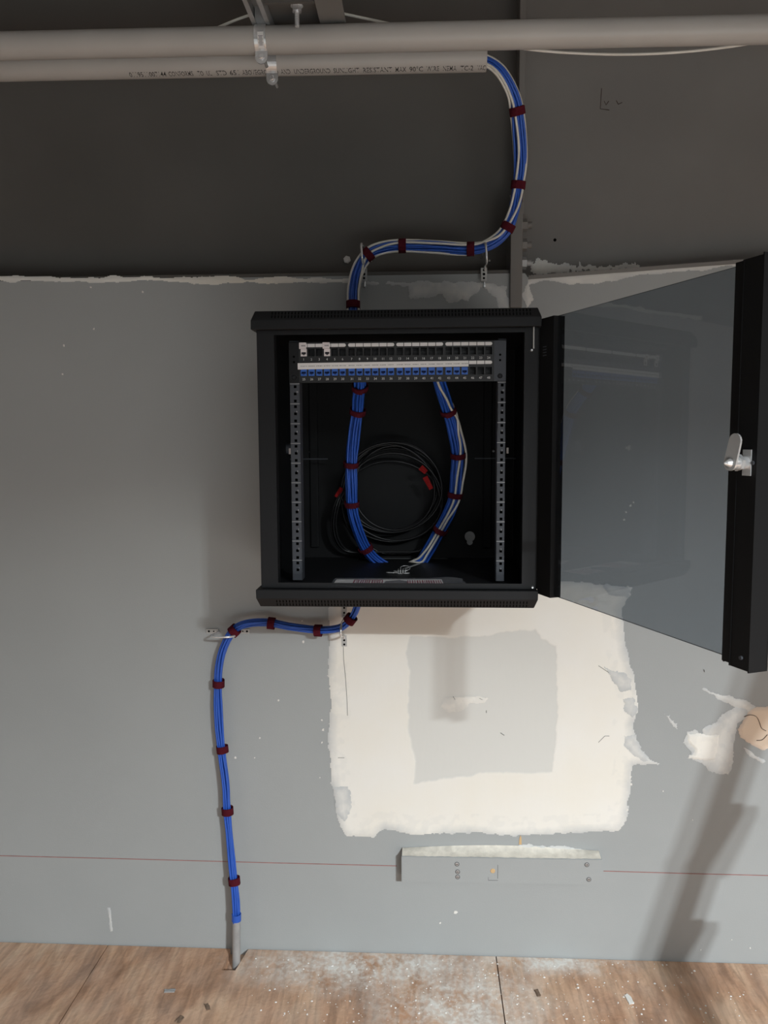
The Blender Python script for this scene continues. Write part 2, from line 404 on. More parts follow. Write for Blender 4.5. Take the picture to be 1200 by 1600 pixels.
s = smear('compound_dab', [(1070, 1158), (1074, 1145), (1126, 1146), (1125, 1160), (1121, 1186), (1100, 1190), (1073, 1185), (1083, 1176), (1083, 1170)],
    M_mud, wall, step=.002, edge=.006, nscale=80, feather=.012, seed=33, thick=.0035, thin=.1); s['label'] = 'thick white dab of compound'
s = smear('bare_plaster', [(1152, 1140), (1160, 1124), (1172, 1106), (1190, 1104), (1260, 1104), (1260, 1172), (1205, 1168), (1190, 1172), (1165, 1158), (1156, 1152)],
    M_tan, wall, step=.002, edge=.006, nscale=60, feather=.012, seed=41, thick=.003); s['label'] = 'tan bare plaster at the right edge of the wall'
smear('compound_streak', [(1096, 1076), (1130, 1084), (1165, 1094), (1180, 1104), (1172, 1116), (1155, 1106), (1120, 1092)], M_mud, wall, step=.0015, edge=.010, nscale=90, aniso=(.5, 1), feather=.05, seed=51, thin=.6)
smear('compound_streak', [(1160, 1166), (1172, 1172), (1196, 1190), (1192, 1194), (1170, 1182)], M_mud, wall, step=.0015, edge=.006, nscale=90, feather=.04, seed=52, thin=.6)
smear('compound_streak', [(1038, 1116), (1046, 1118), (1058, 1134), (1062, 1144), (1052, 1136)], M_mud, wall, step=.0015, edge=.008, nscale=120, feather=.03, seed=53, thin=.5)
smear('compound_streak', [(700, 1325), (760, 1321), (830, 1320), (905, 1324), (935, 1334), (870, 1333), (760, 1330)], M_mud, wall, step=.0015, edge=.008, nscale=60, feather=.03, seed=54, thin=.5)
smear('compound_streak', [(168, 1418), (173, 1418), (177, 1455), (172, 1456)], M_mud, wall, step=.0015, edge=.003, nscale=50, feather=.05, seed=56, thin=.9)
for pts, sd in (([(936, 1036), (955, 1046), (975, 1052), (988, 1060), (986, 1078), (968, 1080), (958, 1066), (948, 1050)], 81), ([(972, 1092), (990, 1088), (996, 1108), (988, 1122), (976, 1112)], 82), ([(974, 1150), (994, 1148), (1002, 1172), (1018, 1190), (1000, 1188), (986, 1178), (976, 1164)], 83), ([(520, 1230), (545, 1228), (550, 1262), (540, 1285), (526, 1270)], 84), ([(940, 912), (986, 918), (982, 934), (950, 930)], 85)):
    smear('compound_streak', pts, M_mud, wall, Y0=-.0017, step=.002, edge=.007, nscale=70, feather=.05, seed=sd, thin=.75, thick=.0012)
# the taped seam under the girder
smear('compound_seam', [(-60, 431), (100, 432), (300, 433), (548, 435), (548, 441), (420, 444), (330, 443), (220, 439), (160, 443), (60, 440), (-60, 440)], M_mud, wall, step=.002, edge=.009, nscale=60, aniso=(.35, 1), feather=.02, seed=61, thin=.15)
smear('compound_seam', [(560, 440), (640, 441), (760, 440), (790, 448), (798, 484), (780, 484), (774, 462), (752, 452), (730, 470), (700, 476), (690, 462), (640, 468), (640, 447), (575, 444)], M_mud, wall, step=.002, edge=.010, nscale=50, feather=.09, seed=62, thin=.95)
smear('compound_seam', [(826, 430), (900, 427), (1000, 420), (1083, 412), (1150, 407), (1150, 416), (1083, 424), (1000, 431), (940, 440), (895, 446), (850, 438), (828, 446), (836, 470), (822, 484), (816, 460)], M_mud, wall, step=.002, edge=.009, nscale=55, aniso=(.5, 1), feather=.03, seed=63, thin=.45)
smear('compound_seam', [(830, 432), (828, 412), (842, 404), (870, 410), (940, 415), (1000, 412), (1004, 420), (900, 425), (860, 430)], M_mud, wall, Y0=YW-.031, step=.002, edge=.014, nscale=120, feather=.02, seed=64, thin=.1)
# specks of dried compound on the wall
mb = MB(); rs = random.Random(3)
spots = [(503, 1125, 3), (505, 1140, 4), (503, 1160, 3), (700, 1092, 4), (712, 1425, 6), (688, 1442, 3), (984, 1214, 5), (986, 1225, 4), (980, 1265, 4), (1036, 1236, 2), (1082, 1281, 2), (1172, 1481, 3), (1095, 1484, 2), (1143, 1468, 2),
         (435, 1094, 3), (474, 1003, 4), (472, 970, 2), (368, 1184, 4), (406, 1153, 3), (398, 1184, 2), (500, 1215, 2), (223, 456, 3), (142, 449, 3), (100, 540, 3), (98, 585, 3), (147, 514, 3), (985, 790, 4), (978, 800, 3), (990, 785, 3), (975, 812, 3), (870, 400, 3), (897, 357, 5)]
for x, y, r_ in spots:
    c = at(x, y, 0); r_ *= .0009; n = rs.randint(5, 7)
    P = []
    for k in range(n):
        g = 2*math.pi*k/n; q = r_*(.6+.7*rs.random()); P.append((c.x+q*math.cos(g), -.0002, c.z+q*.9*math.sin(g)*1.2))
    if y > 430: mb.prism(P, (0, -.0012, 0))
o = mb.build('compound_speck', M_chip, wall); o['kind'] = 'stuff'
# hairline cracks and nail marks in the patch
mb = MB()
for pts in ([(536, 1000), (537, 1030), (540, 1060), (542, 1090), (543, 1118)], [(708, 1088), (711, 1093), (709, 1097)], [(749, 1091), (755, 1094)], [(782, 1145), (788, 1149)], [(528, 1184), (538, 1184)], [(935, 1040), (950, 1050), (965, 1056)], [(935, 1160), (945, 1150), (952, 1150)], [(1100, 1046), (1101, 1050)], [(760, 1110), (760, 1114)]):
    mb.tube([at(x, y, -.0022) for x, y in pts], .0008, 4)
mb.build('crack', M_crack, patch)
for px, r_ in (((690, 1108), .03), ((720, 1104), .03)): pass
s = smear('compound_streak', [(686, 1105), (695, 1090), (720, 1088), (765, 1090), (760, 1098), (735, 1100), (722, 1112), (700, 1116)], M_mud, wall, Y0=-.0016, step=.002, edge=.008, nscale=50, feather=.05, seed=71, thin=-.25, thick=.0006)
mb = MB(); mb.tube(spline([at(x, y, -.0042) for x, y in ((1163, 1120), (1172, 1117), (1182, 1120), (1187, 1130), (1190, 1138), (1197, 1142))], 20), .0011, 4)
mb.tube(spline([at(x, y, -.0042) for x, y in ((1182, 1157), (1191, 1156), (1199, 1148))], 10), .0011, 4)
mb.build('plaster_ridge', M_dirt, wall)
# snapped chalk line
mb = MB()
L = [at(x, y, -.0004) for x, y in ((-40, 1336), (200, 1342), (400, 1347.5), (620, 1353))]; mb.prism([p+Vector((0, 0, .0012)) for p in L]+[p-Vector((0, 0, .0012)) for p in L[::-1]], (0, -.0003, 0))
L = [at(x, y, -.0004) for x, y in ((943, 1361), (1080, 1365), (1240, 1369))]; mb.prism([p+Vector((0, 0, .0012)) for p in L]+[p-Vector((0, 0, .0012)) for p in L[::-1]], (0, -.0003, 0))
o = mb.build('chalk_line', M_chalk, wall); o['label'] = 'red chalk line snapped across the wall'

# ------------------------------------------------------------------ steel girder over the wall
YW = .10
gird = struct(bpy.data.objects.new('trim_1', None), 'dark painted steel girder above the grey wall'); COL.objects.link(gird)
xs = at(806, 250, YW).x
mb = MB(); mb.box(-3.2, xs, YW, YW+.012, 1.9, 2.95); mb.build('web_plate', M_beam, gird)
mb = MB(); mb.box(xs, 3.2, YW-.03, YW+.012, 1.9, 2.95); o = mb.build('web_plate', M_beam2, gird); o['label'] = 'right hand web plate, paint lightened where more light falls'
mb = MB()
zf = WALL_TOP
mb.box(-3.2, xs, .002, YW, zf, zf+.010, bev=.0015); mb.build('bottom_flange', M_beam, gird)
mb = MB()
a = at(826, 434, -.004); b = at(1240, 403, -.004)
mb.prism([(a.x, -.004, a.z-.004), (b.x, -.004, b.z-.004), (b.x, -.004, b.z+.006), (a.x, -.004, a.z+.006)], (0, .10, 0)); o = mb.build('bottom_flange', M_beam2, gird); o['label'] = 'sloping right hand flange'
mb = MB(); mb.box(-3.2, 3.2, -.06, YW+.1, 2.95, 2.97); mb.build('top_flange', M_beam, gird)
# connection plate with bolts
p0 = at(808, 480, -.012)
mb = MB(); mb.box(p0.x-.019, p0.x+.013, -.012, YW, p0.z, 2.12, bev=.002)
mb.box(p0.x+.004, p0.x+.020, .03, YW, 2.10, 2.95, bev=.002)
mb.prism([(p0.x-.019, .03, 2.15), (p0.x+.013, .03, 2.15), (p0.x+.013, -.012, 2.12), (p0.x-.019, -.012, 2.12)], (0, .0001, 0))
mb.build('connection_plate', M_beam2, gird)
def hexbolt(m, c, ax, r, h, shaft=0, sr=0):
    c = Vector(c); ax = Vector(ax); m.cyl(c, c+ax*h, r, 6, smooth=False)
    m.cyl(c+ax*h, c+ax*(h+.0015), r*.8, 12, r1=r*.6)
    if shaft: m.cyl(c+ax*h, c+ax*(h+shaft), sr, 10)
for (x, y) in ((822, 352), (821, 383), (821, 411)):
    c = at(x, y, .02); mb = MB(); hexbolt(mb, (p0.x+.013, .02, c.z), (1, 0, 0), .017, .014, .013, .009); mb.build('hex_bolt', M_beam2 if y < 400 else M_galv, gird)
mb = MB(); c = at(542, 405, YW-.012); hexbolt(mb, (c.x, YW, c.z), (0, -1, 0), .0105, .010)
o = mb.build('hex_bolt', M_label, gird); o['label'] = 'pale hex bolt head left of the cable bend'
for x, y in ((580, 407), (765, 407)):
    c = at(x, y, YW-.003); mb = MB(); mb.cyl((c.x, YW, c.z), (c.x, YW-.004, c.z), .003, 8, r1=.002); mb.build('screw_head', M_label, gird)
mb = MB(); c = at(867, 375, YW-.03); mb.cyl((c.x, YW-.0295, c.z), (c.x, YW-.0305, c.z), .0045, 10); mb.build('bolt_hole', M_hole, gird)
mb = MB()
for pts in ([(940, 138), (938, 170), (952, 172)], [(944, 158), (947, 164), (951, 158)], [(963, 157), (966, 163), (972, 160)]):
    mb.tube([at(x, y, YW-.0302) for x, y in pts], .0012, 4)
o = mb.build('rust_mark', M_rust, gird); o['label'] = 'rusty bracket trace on the right hand web'

# ------------------------------------------------------------------ conduits overhead
def lz(x): return 2.4185 - (x+.1)*.0085
PR = .0302
P1Y, P2Y = -2.192+1.92, -2.192+2.03
def pipe(name, x0, x1, Y, label, hollow=False):
    m = MB(); n = 40
    m.cyl((x0, Y, lz(x0)), (x1, Y, lz(x1)), PR, n, cap=not hollow)
    if hollow:
        m.cyl((x0, Y, lz(x0)), (x1-.0002, Y, lz(x1)), PR-.004, n, cap=False)
        vs = []
        for rr in (PR, PR-.004):
            for k in range(n):
                g = 2*math.pi*k/n; vs.append((x1, Y+rr*math.cos(g), lz(x1)+rr*math.sin(g)))
        m.add(vs, [[k, (k+1) % n, n+(k+1) % n, n+k] for k in range(n)])
    r = thing(name, label, 'conduit', ((x0+x1)/2, Y, lz((x0+x1)/2)))
    m.build('pipe', M_pvc, r, normals=not hollow); return r
c1 = pipe('plastic_conduit', -3.0, 3.0, P1Y, 'long grey conduit pipe running across the whole top, nearer one')
xe = at(760, 96, P2Y).x
c2 = pipe('plastic_conduit', -3.0, xe, P2Y, 'printed grey conduit pipe ending open where the cables spill out', True)
def pipe_text(words, Y, phi0, hgt):
    m = MB()
    for t, xa, xb in words:
        v, f = text_shape(t); x0, x1 = v[:, 0].min(), v[:, 0].max()
        A = at(xa, 118, Y).x; B = at(xb, 118, Y).x
        vs = []
        for p in v:
            X = A+(p[0]-x0)/(x1-x0)*(B-A); ph = phi0-(p[1]/.7*hgt)/PR
            vs.append((X, Y-(PR+.0003)*math.cos(ph), lz(X)-(PR+.0003)*math.sin(ph)))
        m.add(vs, f)
    return m
W_ = [('0119511007144', 205, 262), ('CONFORMS', 266, 304), ('TO', 311, 320), ('UL', 325, 333), ('STD', 340, 356), ('651', 361, 375), ('ABOVEGROUND', 380, 436), ('AND', 440, 455), ('UNDERGROUND', 461, 517), ('SUNLIGHT', 522, 562), ('RESISTANT', 568, 613),
      ('MAX', 618, 635), ('90°C', 640, 661), ('WIRE', 666, 686), ('NEMA', 692, 713), ('TC-2', 719, 739), ('VAC', 745, 758)]
o = pipe_text(W_, P2Y, math.radians(78), .0135).build('printed_text', M_ink, c2, normals=False)

# strap clamps on the strut
def clamp(X, Y, lab):
    r = thing('pipe_clamp', lab, 'pipe clamp', (X, Y, lz(X)+PR), 'strap clamps on the conduits')
    m = MB(); w = .0135; z0 = lz(X); R1, R2 = PR+.0005, PR+.003; n = 22
    vs = []
    for k in range(n+1):
        g = math.radians(118) + math.radians(-118-72)*k/n   # from above-back round the front to the underside
        for rr in (R1, R2):
            for sx in (-w, w): vs.append((X+sx, Y-rr*math.cos(g), z0+rr*math.sin(g)))
    fs = []
    for k in range(n):
        a = 4*k; b = a+4
        fs += [[a, b, b+1, a+1], [a+2, a+3, b+3, b+2], [a, a+2, b+2, b], [a+1, b+1, b+3, a+3]]
    fs += [[0, 1, 3, 2], [4*n, 4*n+2, 4*n+3, 4*n+1]]
    m.add(vs, fs, 0, False); m.build('strap', M_zinc, r)
    m = MB(); m.box(X-w, X+w, Y-.012, Y-.009, z0+PR+.000, z0+PR+.06); m.build('strap_ear', M_galv, r)
    # ear under the pipe with bolt, tilted to the room
    m = MB(); zb = z0-PR-.002
    pr = []
    for k in range(9):
        g = math.pi*k/8; pr.append((X-w*1.05*math.cos(g)*1.0, Y-.014, zb-.012-.014*math.sin(g)))
    pr = [(X-w*1.05, Y-.014, zb+.002)]+pr+[(X+w*1.05, Y-.014, zb+.002)]
    m.prism(pr, (0, .003, 0)); m.build('bolt_ear', M_zinc, r)
    m = MB(); hexbolt(m, (X, Y-.014, zb-.011), (0, -1, 0), .0075, .005); m.cyl((X+.004, Y-.002, zb-.010), (X+.004, Y+.03, zb-.012), .004, 8); m.build('clamp_bolt', M_zinc, r)
    return r
XS = -.378
k1 = clamp(XS, P1Y, 'zinc strap clamp with a paper sticker holding the nearer conduit')
k2 = clamp(XS+.004, P2Y, 'zinc strap clamp holding the printed conduit above its lettering')
m = MB(); n = 8; vs = []
for k in range(n+1):
    g = math.radians(6-58*k/n)
    for sx in (-.0065, .0075): vs.append((XS+sx+.002, P1Y-(PR+.0034)*math.cos(g), lz(XS)+(PR+.0034)*math.sin(g)))
m.add(vs, [[2*k, 2*k+1, 2*k+3, 2*k+2] for k in range(n)]); st = m.build('sticker', M_label, k1, normals=False)
m = MB()
for q in range(9):
    g0 = math.radians(-8-4.0*q); w = .004 if q % 3 else .0055; vs = []
    for g in (g0, g0-math.radians(1.8)):
        for sx in (-w, w): vs.append((XS+sx+.0025, P1Y-(PR+.0036)*math.cos(g), lz(XS)+(PR+.0036)*math.sin(g)))
    m.add(vs, [[0, 1, 3, 2]])
m.build('barcode', M_greyprint, st, normals=False)
# the hanger the clamps are fixed to
r = thing('strut_hanger', 'steel channel hanger above the conduits with a threaded rod', 'hanger', (-.29, -.5, 2.47))
ZS = 2.452
m = MB(); m.box(XS-.0205, XS-.018, -1.3, -.125, ZS, ZS+.041); m.box(XS+.018, XS+.0205, -1.3, -.125, ZS, ZS+.041); m.box(XS-.0205, XS+.0205, -1.3, -.125, ZS+.039, ZS+.041)
m.box(XS-.018, XS-.010, -1.3, -.125, ZS, ZS+.002); m.box(XS+.010, XS+.018, -1.3, -.125, ZS, ZS+.002); m.build('strut_channel', M_galv, r)
xb = at(508, 15, -.42).x
m = MB(); m.box(xb-.03, xb+.03, -1.3, -.125, ZS+.002, ZS+.008, bev=.001); m.box(xb-.03, xb-.024, -1.3, -.125, ZS+.008, ZS+.075); m.build('angle_iron', M_beam2, r)
m = MB(); m.box(XS+.022, xb-.031, -1.3, -.125, ZS+.026, ZS+.032); m.box(XS+.022, xb-.031, -.36, -.352, ZS+.005, ZS+.028); m.build('cross_plate', M_beam, r)
xr = at(465, 15, -.30).x
m = MB(); m.cyl((xr, -.31, ZS-.022), (xr, -.31, ZS+.03), .0052, 10)
for k in range(9): m.cyl((xr, -.31, ZS-.02+.005*k), (xr, -.31, ZS-.018+.005*k), .0058, 10, r1=.005)
rod = m.build('threaded_rod', M_zinc, r)
m = MB(); m.cyl((xr, -.31, ZS+.010), (xr, -.31, ZS+.022), .0115, 6, smooth=False); m.cyl((xr, -.31, ZS+.022), (xr, -.31, ZS+.0255), .0145, 14)
m.build('nut', M_zinc, rod)
m = MB(); m.box(xr-.022, xr-.011, -.40, -.385, ZS+.003, ZS+.026); m.build('rod_bracket', M_zinc, r)
# thin white wire tucked behind the nearer conduit
m = MB()
yb = P1Y+PR+.006
pts = [at(x, y, yb) for x, y in ((300, 64), (345, 41), (395, 22), (440, 12), (490, 12), (530, 20), (590, 33), (680, 52), (760, 66), (810, 75), (880, 82), (980, 85), (1080, 80), (1172, 68), (1230, 55))]
m.tube(spline(pts, 80), .0032, 8); solo(m, 'white_wire', M_white, 'thin white wire sagging under the right end of the nearer conduit', 'wire')

# ------------------------------------------------------------------ cable bundles
def pack(n, r):
    """n disc positions packed around the middle"""
    P = []
    R = 4
    for i in range(-R, R+1):
        for j in range(-R, R+1):
            P.append((2*r*(i+.5*(j % 2)), 2*r*.866*j))
    P.sort(key=lambda p: p[0]**2+p[1]**2)
    return P[:n]
def frames(path):
    out = []
    for i in range(len(path)):
        t = (path[min(i+1, len(path)-1)]-path[max(i-1, 0)]).normalized()
        f = Vector((0, -1, 0)); f = (f-t*f.dot(t))
        f = f.normalized() if f.length > .15 else Vector((0, 0, 1))
        out.append((t, f, t.cross(f)))
    return out
def bundle(root, path, n, r, white, ties, seed, loose=.0, twist=lambda u: 0.0, tie_m=None, spread=1.0, tie_len=.020, rim=()):
    rs = random.Random(seed); fr = frames(path); N = len(path); offs = pack(n, r*1.02)
    R = max(math.hypot(*p) for p in offs)+r
    ti = []
    for (x, y) in ties:
        best = min(range(N), key=lambda i: (project(path[i])[0]-x)**2+(project(path[i])[1]-y)**2); ti.append(best)
    for k, (a, b) in enumerate(offs):
        ph = rs.random()*6.28; ph2 = rs.random()*6.28; pts = []
        for i in range(N):
            u = i/(N-1); g = twist(u); ca, sa = math.cos(g), math.sin(g)
            dmin = min([abs(i-q) for q in ti] + [99])
            lo = min(1, dmin/5.0)*loose
            aa = (a*ca-b*sa)*spread+lo*math.sin(ph+u*14); bb = (a*sa+b*ca)+lo*.6*math.sin(ph2+u*11)
            t, f, l = fr[i]; pts.append(path[i]+l*aa+f*bb)
        m = MB(); m.tube(pts, r, 6); m.build('network_cable', M_white if k in white else M_blue, root)
    for keys in rim:                                     # (u, angle, extra) keys round the rim: 0 deg right of travel, 90 towards the room
        pts = []
        for i in range(N):
            u = i/(N-1); j = 0
            while j < len(keys)-2 and u > keys[j+1][0]: j += 1
            (ua, ga, ea), (ub, gb, eb) = keys[j], keys[j+1]; w = smooth(u, ua, ub); g = math.radians(ga+(gb-ga)*w); e = ea+(eb-ea)*w
            t, f, l = fr[i]; pts.append(path[i]+l*((R*.93*spread+e)*math.cos(g))+f*((R*.93+e)*math.sin(g)))
        m = MB(); m.tube(pts, r, 6); m.build('network_cable', M_white, root)['label'] = 'white cable'
    for q in ti:
        i = min(max(q, 1), N-2); t, f, l = fr[i]; c = path[i]; m = MB(); nn = 20; h = tie_len/2
        ra, rb = (R*spread+.0012), R+.0012; vs = []
        for s_, e in ((-h, 0), (h, 0), (h, .0016), (-h, .0016)):
            for k in range(nn):
                g = 2*math.pi*k/nn; w = 1+.04*math.sin(3*g+q)
                vs.append(c+t*s_+l*((ra+e)*w*math.cos(g))+f*((rb+e)*w*math.sin(g)))
        fs = []
        for a0, b0 in ((0, 1), (1, 2), (2, 3), (3, 0)):
            fs += [[a0*nn+k, a0*nn+(k+1) % nn, b0*nn+(k+1) % nn, b0*nn+k] for k in range(nn)]
        m.add(vs, fs, 0, True)
        # overlapping tail
        g0 = .5+rs.random()*.8; vs = []
        for j in range(6):
            g = g0+j*.28; e = .002+.0006*j
            for s_ in (-h*.92, h*.92): vs.append(c+t*s_+l*((ra+e)*math.cos(g))+f*((rb+e)*math.sin(g)))
        m.add(vs, [[2*j, 2*j+1, 2*j+3, 2*j+2] for j in range(5)], 0, True)
        m.build('cable_tie', tie_m or M_velcro, root)
    return R
def project(p):
    d = np.array(p)-CAM; z = d@fw
    return 600+F_PX*(d@rt)/z, 800-F_PX*(d@up)/z

def smooth(u, a, b):
    t = min(max((u-a)/(b-a), 0), 1); return t*t*(3-2*t)
up_pts = [at(740, 95, P2Y), at(760, 98, P2Y), at(782, 114, P2Y-.005), at(800, 146, P2Y+.01), at(808, 180, P2Y+.03), at(812, 240, -.10), at(809, 290, -.08), at(801, 335, -.07), at(786, 366, -.06), at(760, 384, -.055), at(733, 389, -.05),
          at(680, 386, -.045), at(628, 384, -.045), at(596, 388, -.045), at(575, 398, -.045), at(560, 420, -.045), at(553, 448, -.05), at(552, 475, -.055), at(552, 510, -.06)]
r = thing('cable_bundle', 'blue and white cable bundle dropping from the conduit to the cabinet top', 'cable bundle', up_pts[-1])
bundle(r, spline(up_pts, 110), 15, .0031, (), [(804, 172), (810, 289), (793, 356), (733, 389), (628, 384), (574, 398), (552, 474)], 5, loose=.0025, twist=lambda u: 1.2*u+.5, rim=(((0, 150, 0), (.10, 178, 0), (.25, 190, .003), (.33, 150, 0), (.45, 80, 0), (.55, 28, 0), (.7, 25, 0), (.8, 12, 0), (1, 12, 0)),
    ((0, 62, 0), (.12, 55, 0), (.25, 75, 0), (.33, 60, 0), (.45, 25, 0), (.55, 62, 0), (.7, 66, 0), (.8, 100, 0), (.88, 160, 0), (1, 165, 0)),
    ((0, 40, 0), (.12, 30, 0), (.2, -20, 0), (.35, -60, 0), (.5, -100, 0), (.56, -165, 0), (.63, -190, .001), (.72, -190, 0), (.82, -185, 0), (1, -150, 0))))

lo_pts = [at(566, 918, -.075), at(558, 948, -.075), at(549, 966, -.07), at(531, 982, -.06), at(497, 985, -.045), at(455, 980, -.045), at(422, 974, -.045), at(390, 974, -.05), at(366, 985, -.05), at(350, 1012, -.045), at(343, 1045, -.04), at(342, 1080, -.035),
          at(344, 1130, -.035), at(347, 1168, -.035), at(353, 1220, -.04), at(356, 1269, -.04), at(361, 1330, -.045), at(366, 1378, -.05), at(369, 1410, -.054), at(370, 1440, -.056)]
r = thing('cable_bundle', 'blue cable bundle running from under the cabinet down to the floor stub', 'cable bundle', lo_pts[-1])
bundle(r, spline(lo_pts, 110), 8, .0031, (), [(548, 966), (497, 985), (422, 974), (365, 987), (342, 1070), (347, 1168), (356, 1269), (366, 1378)], 8, loose=.0022, twist=lambda u: 2.5*u+.3)

# cable stub at the floor
r = thing('conduit_stub', 'short grey metal conduit stub standing in the notch of the plywood floor', 'conduit', (-.56, -.06, -.06))
b0 = Vector(on_floor(367, 1506, -.0)); t0 = at(369.5, 1433, -.058)
m = MB(); n = 24
bx = t0.x-.003; m.cyl((bx, -.062, -.019), (t0.x, t0.y, t0.z), .0115, n, cap=False); m.cyl((bx, -.062, -.019), (t0.x, t0.y, t0.z-.001), .0100, n, cap=False); m.build('pipe', M_galv, r, normals=False)
m = MB(); m.cyl((t0.x-.0003, t0.y, t0.z-.010), (t0.x, t0.y, t0.z+.010), .0135, n, cap=False); m.cyl((t0.x-.0003, t0.y, t0.z-.010), (t0.x, t0.y, t0.z+.010), .0118, n, cap=False)
vs = []
for rr in (.0135, .0118):
    for k in range(n):
        g = 2*math.pi*k/n; vs.append((t0.x+rr*math.cos(g), t0.y+rr*math.sin(g), t0.z+.010))
m.add(vs, [[k, (k+1) % n, n+(k+1) % n, n+k] for k in range(n)]); o = m.build('bushing', M_blue, r, normals=False); o['label'] = 'blue plastic bushing'

# D shaped cable rings
def plate(m, c, w, h, holes, horizontal=False, t=.003, Y=0.0):
    """solid foot plate; its holes are dark discs laid on the front"""
    cx, cz = c; hs = [(cx+d, cz) if horizontal else (cx, cz+d) for d, _ in holes]
    x0, x1, z0, z1 = (cx-h/2, cx+h/2, cz-w/2, cz+w/2) if horizontal else (cx-w/2, cx+w/2, cz-h/2, cz+h/2)
    m.box(x0, x1, Y-t, Y, z0, z1, bev=.0006)
def ring(label, feet, wire, holes):
    c = wire[0]; r = thing('cable_ring', label, 'cable ring', (c[0], 0, c[2]), 'steel cable rings')
    for (cx, cz, w, h, hz, hl) in feet:
        m = MB(); plate(m, (cx, cz), w, h, hl, hz, Y=cY); f = m.build('foot_plate', M_zincp, r)
        m = MB()
        for d, rr in hl:
            x, z = (cx+d, cz) if hz else (cx, cz+d); m.cyl((x, cY-.0030, z), (x, cY-.0034, z), rr, 12)
        m.build('screw_hole', M_hole, f)  # hole shade painted as dark discs on the solid plate
    m = MB(); m.tube(spline(wire, 30), .0030, 8); m.build('wire_hoop', M_zinc, r)
    return r
M_zincp = mat('zinc_foot_plate', (.50, .50, .49), .5, .3, var=.06, vscale=30)
cY = -.010
for x, lab in ((569, 'steel cable ring at the left bend above the cabinet'), (756, 'steel cable ring by the connection plate right of the girder')):
    c = at(x, 429, cY); top = at(x+1, 384, -.02)
    ztop = at(x+1, 381, -.075).z
    w = [(c.x+.002, cY-.003, c.z+.010), (c.x+.003, cY-.008, c.z+.020), (c.x+.003, -.05, c.z+.019), (c.x+.002, -.082, c.z+.016), (c.x+.001, -.092, c.z+.026), (c.x, -.092, c.z+.045), (c.x-.001, -.090, ztop-.010), (c.x-.001, -.080, ztop), (c.x-.001, -.05, ztop+.003), (c.x, .0, ztop+.004), (c.x, YW-.001, ztop+.004)]
    rr = ring(lab, [(c.x, c.z, .0165, .034, False, [(.011, .0032), (.0005, .0036), (-.010, .0030)])], w, None)
    m = MB(); q = at(x+1, 445, -.004); m.cyl((q.x, -.004, c.z-.016), (q.x, -.004, q.z-.003), .0022, 8); m.cyl((q.x, -.001, q.z-.004), (q.x, -.008, q.z-.004), .0042, 10, r1=.002); m.build('anchor_screw', M_zinc, rr)
cY = -.0005
a = at(334, 986, 0); b = at(382, 986, 0)
w = [(a.x+.010, -.003, a.z), (a.x+.020, -.010, a.z), (a.x+.012, -.045, a.z+.002), (a.x+.014, -.075, a.z+.003), (a.x+.035, -.080, a.z+.003), (a.x+.062, -.078, a.z+.003), (b.x-.012, -.06, b.z+.002), (b.x-.016, -.015, b.z), (b.x-.008, -.003, b.z)]
ring('steel cable ring lying level at the bend below the cabinet corner', [(a.x-.004, a.z, .014, .034, True, [(-.009, .003), (.005, .002)]), (b.x+.002, b.z, .014, .026, True, [(.006, .003), (-.006, .002)])], w, None)
a = at(538, 956, 0); b = at(538, 1001, 0)
w = [(a.x, -.003, a.z-.008), (a.x, -.012, a.z-.016), (a.x-.001, -.06, a.z-.018), (a.x-.001, -.085, a.z-.028), (a.x-.001, -.088, a.z-.045), (a.x-.001, -.082, b.z+.034), (b.x-.001, -.05, b.z+.024), (b.x, -.012, b.z+.018), (b.x, -.003, b.z+.008)]
ring('upright steel cable ring on the left edge of the white plaster patch', [(a.x, a.z+.002, .015, .036, False, [(.010, .003), (-.004, .003)]), (b.x, b.z, .015, .032, False, [(.002, .003), (-.010, .003)])], w, None)

# ------------------------------------------------------------------ wall cabinet
YF = -.45
X0, X1 = -.367, .243
cab = thing('rack_cabinet', 'black wall mounted network cabinet with its glass door swung open', 'cabinet', (-.062, 0, 1.125))
def lid(z0, z1, flip, name):
    m = MB(); xa, xb = -.377, .2475
    # profile in (Y,Z): upright front face, sloping bevel, flat outer face
    pr = [(YF-.014, z0), (YF-.014, z0+.020), (YF+.000, z1), (-.001, z1), (-.001, z0)]
    if flip: pr = [(y, z0+z1-z) for y, z in pr]
    c = .007
    A = [(xa+(c if i in (2, 3) else 0), y, z) for i, (y, z) in enumerate(pr)]
    B = [(xb-(c if i in (2, 3) else 0), y, z) for i, (y, z) in enumerate(pr)]
    n = len(A); m.add(A+B, [list(range(n)), list(range(n, 2*n))[::-1]]+[[k, n+k, n+(k+1) % n, (k+1) % n] for k in range(n)])
    L = m.build(name, M_black2, cab)
    L.modifiers.new('bevel', 'BEVEL').width = .0012
    # ventilation slots on the sloping face
    m = MB(); za, zb = (z0+.020, z1) if not flip else (z1-.020, z0); ya, yb = YF-.014, YF
    x = xa+.045
    while x < xb-.02:
        for u0, u1 in ((.18, .48), (.58, .88)):
            P = [(x+dx, ya+(yb-ya)*u-.0004, za+(zb-za)*u) for u, dx in ((u0, 0), (u0, .0022), (u1, .0022), (u1, 0))]
            m.add(P, [[0, 1, 2, 3]])
        x += .0072
    o = m.build('vent_slots', M_hole, L, normals=False); o['kind'] = 'stuff'
    return L
lid(1.735, 1.776, False, 'top_lid'); lid(1.124, 1.165, True, 'bottom_lid')
Z0, Z1 = 1.1665, 1.7345
m = MB(); m.box(X0, X0+.0015, YF, -.001, Z0, Z1); m.box(X0, X0+.038, YF, YF+.0015, Z0, Z1); m.box(X0+.0365, X0+.038, YF+.0015, YF+.03, Z0, Z1); m.box(X0, X0+.02, YF+.0015, YF+.012, Z0, Z1); m.build('side_panel', M_black2, cab)
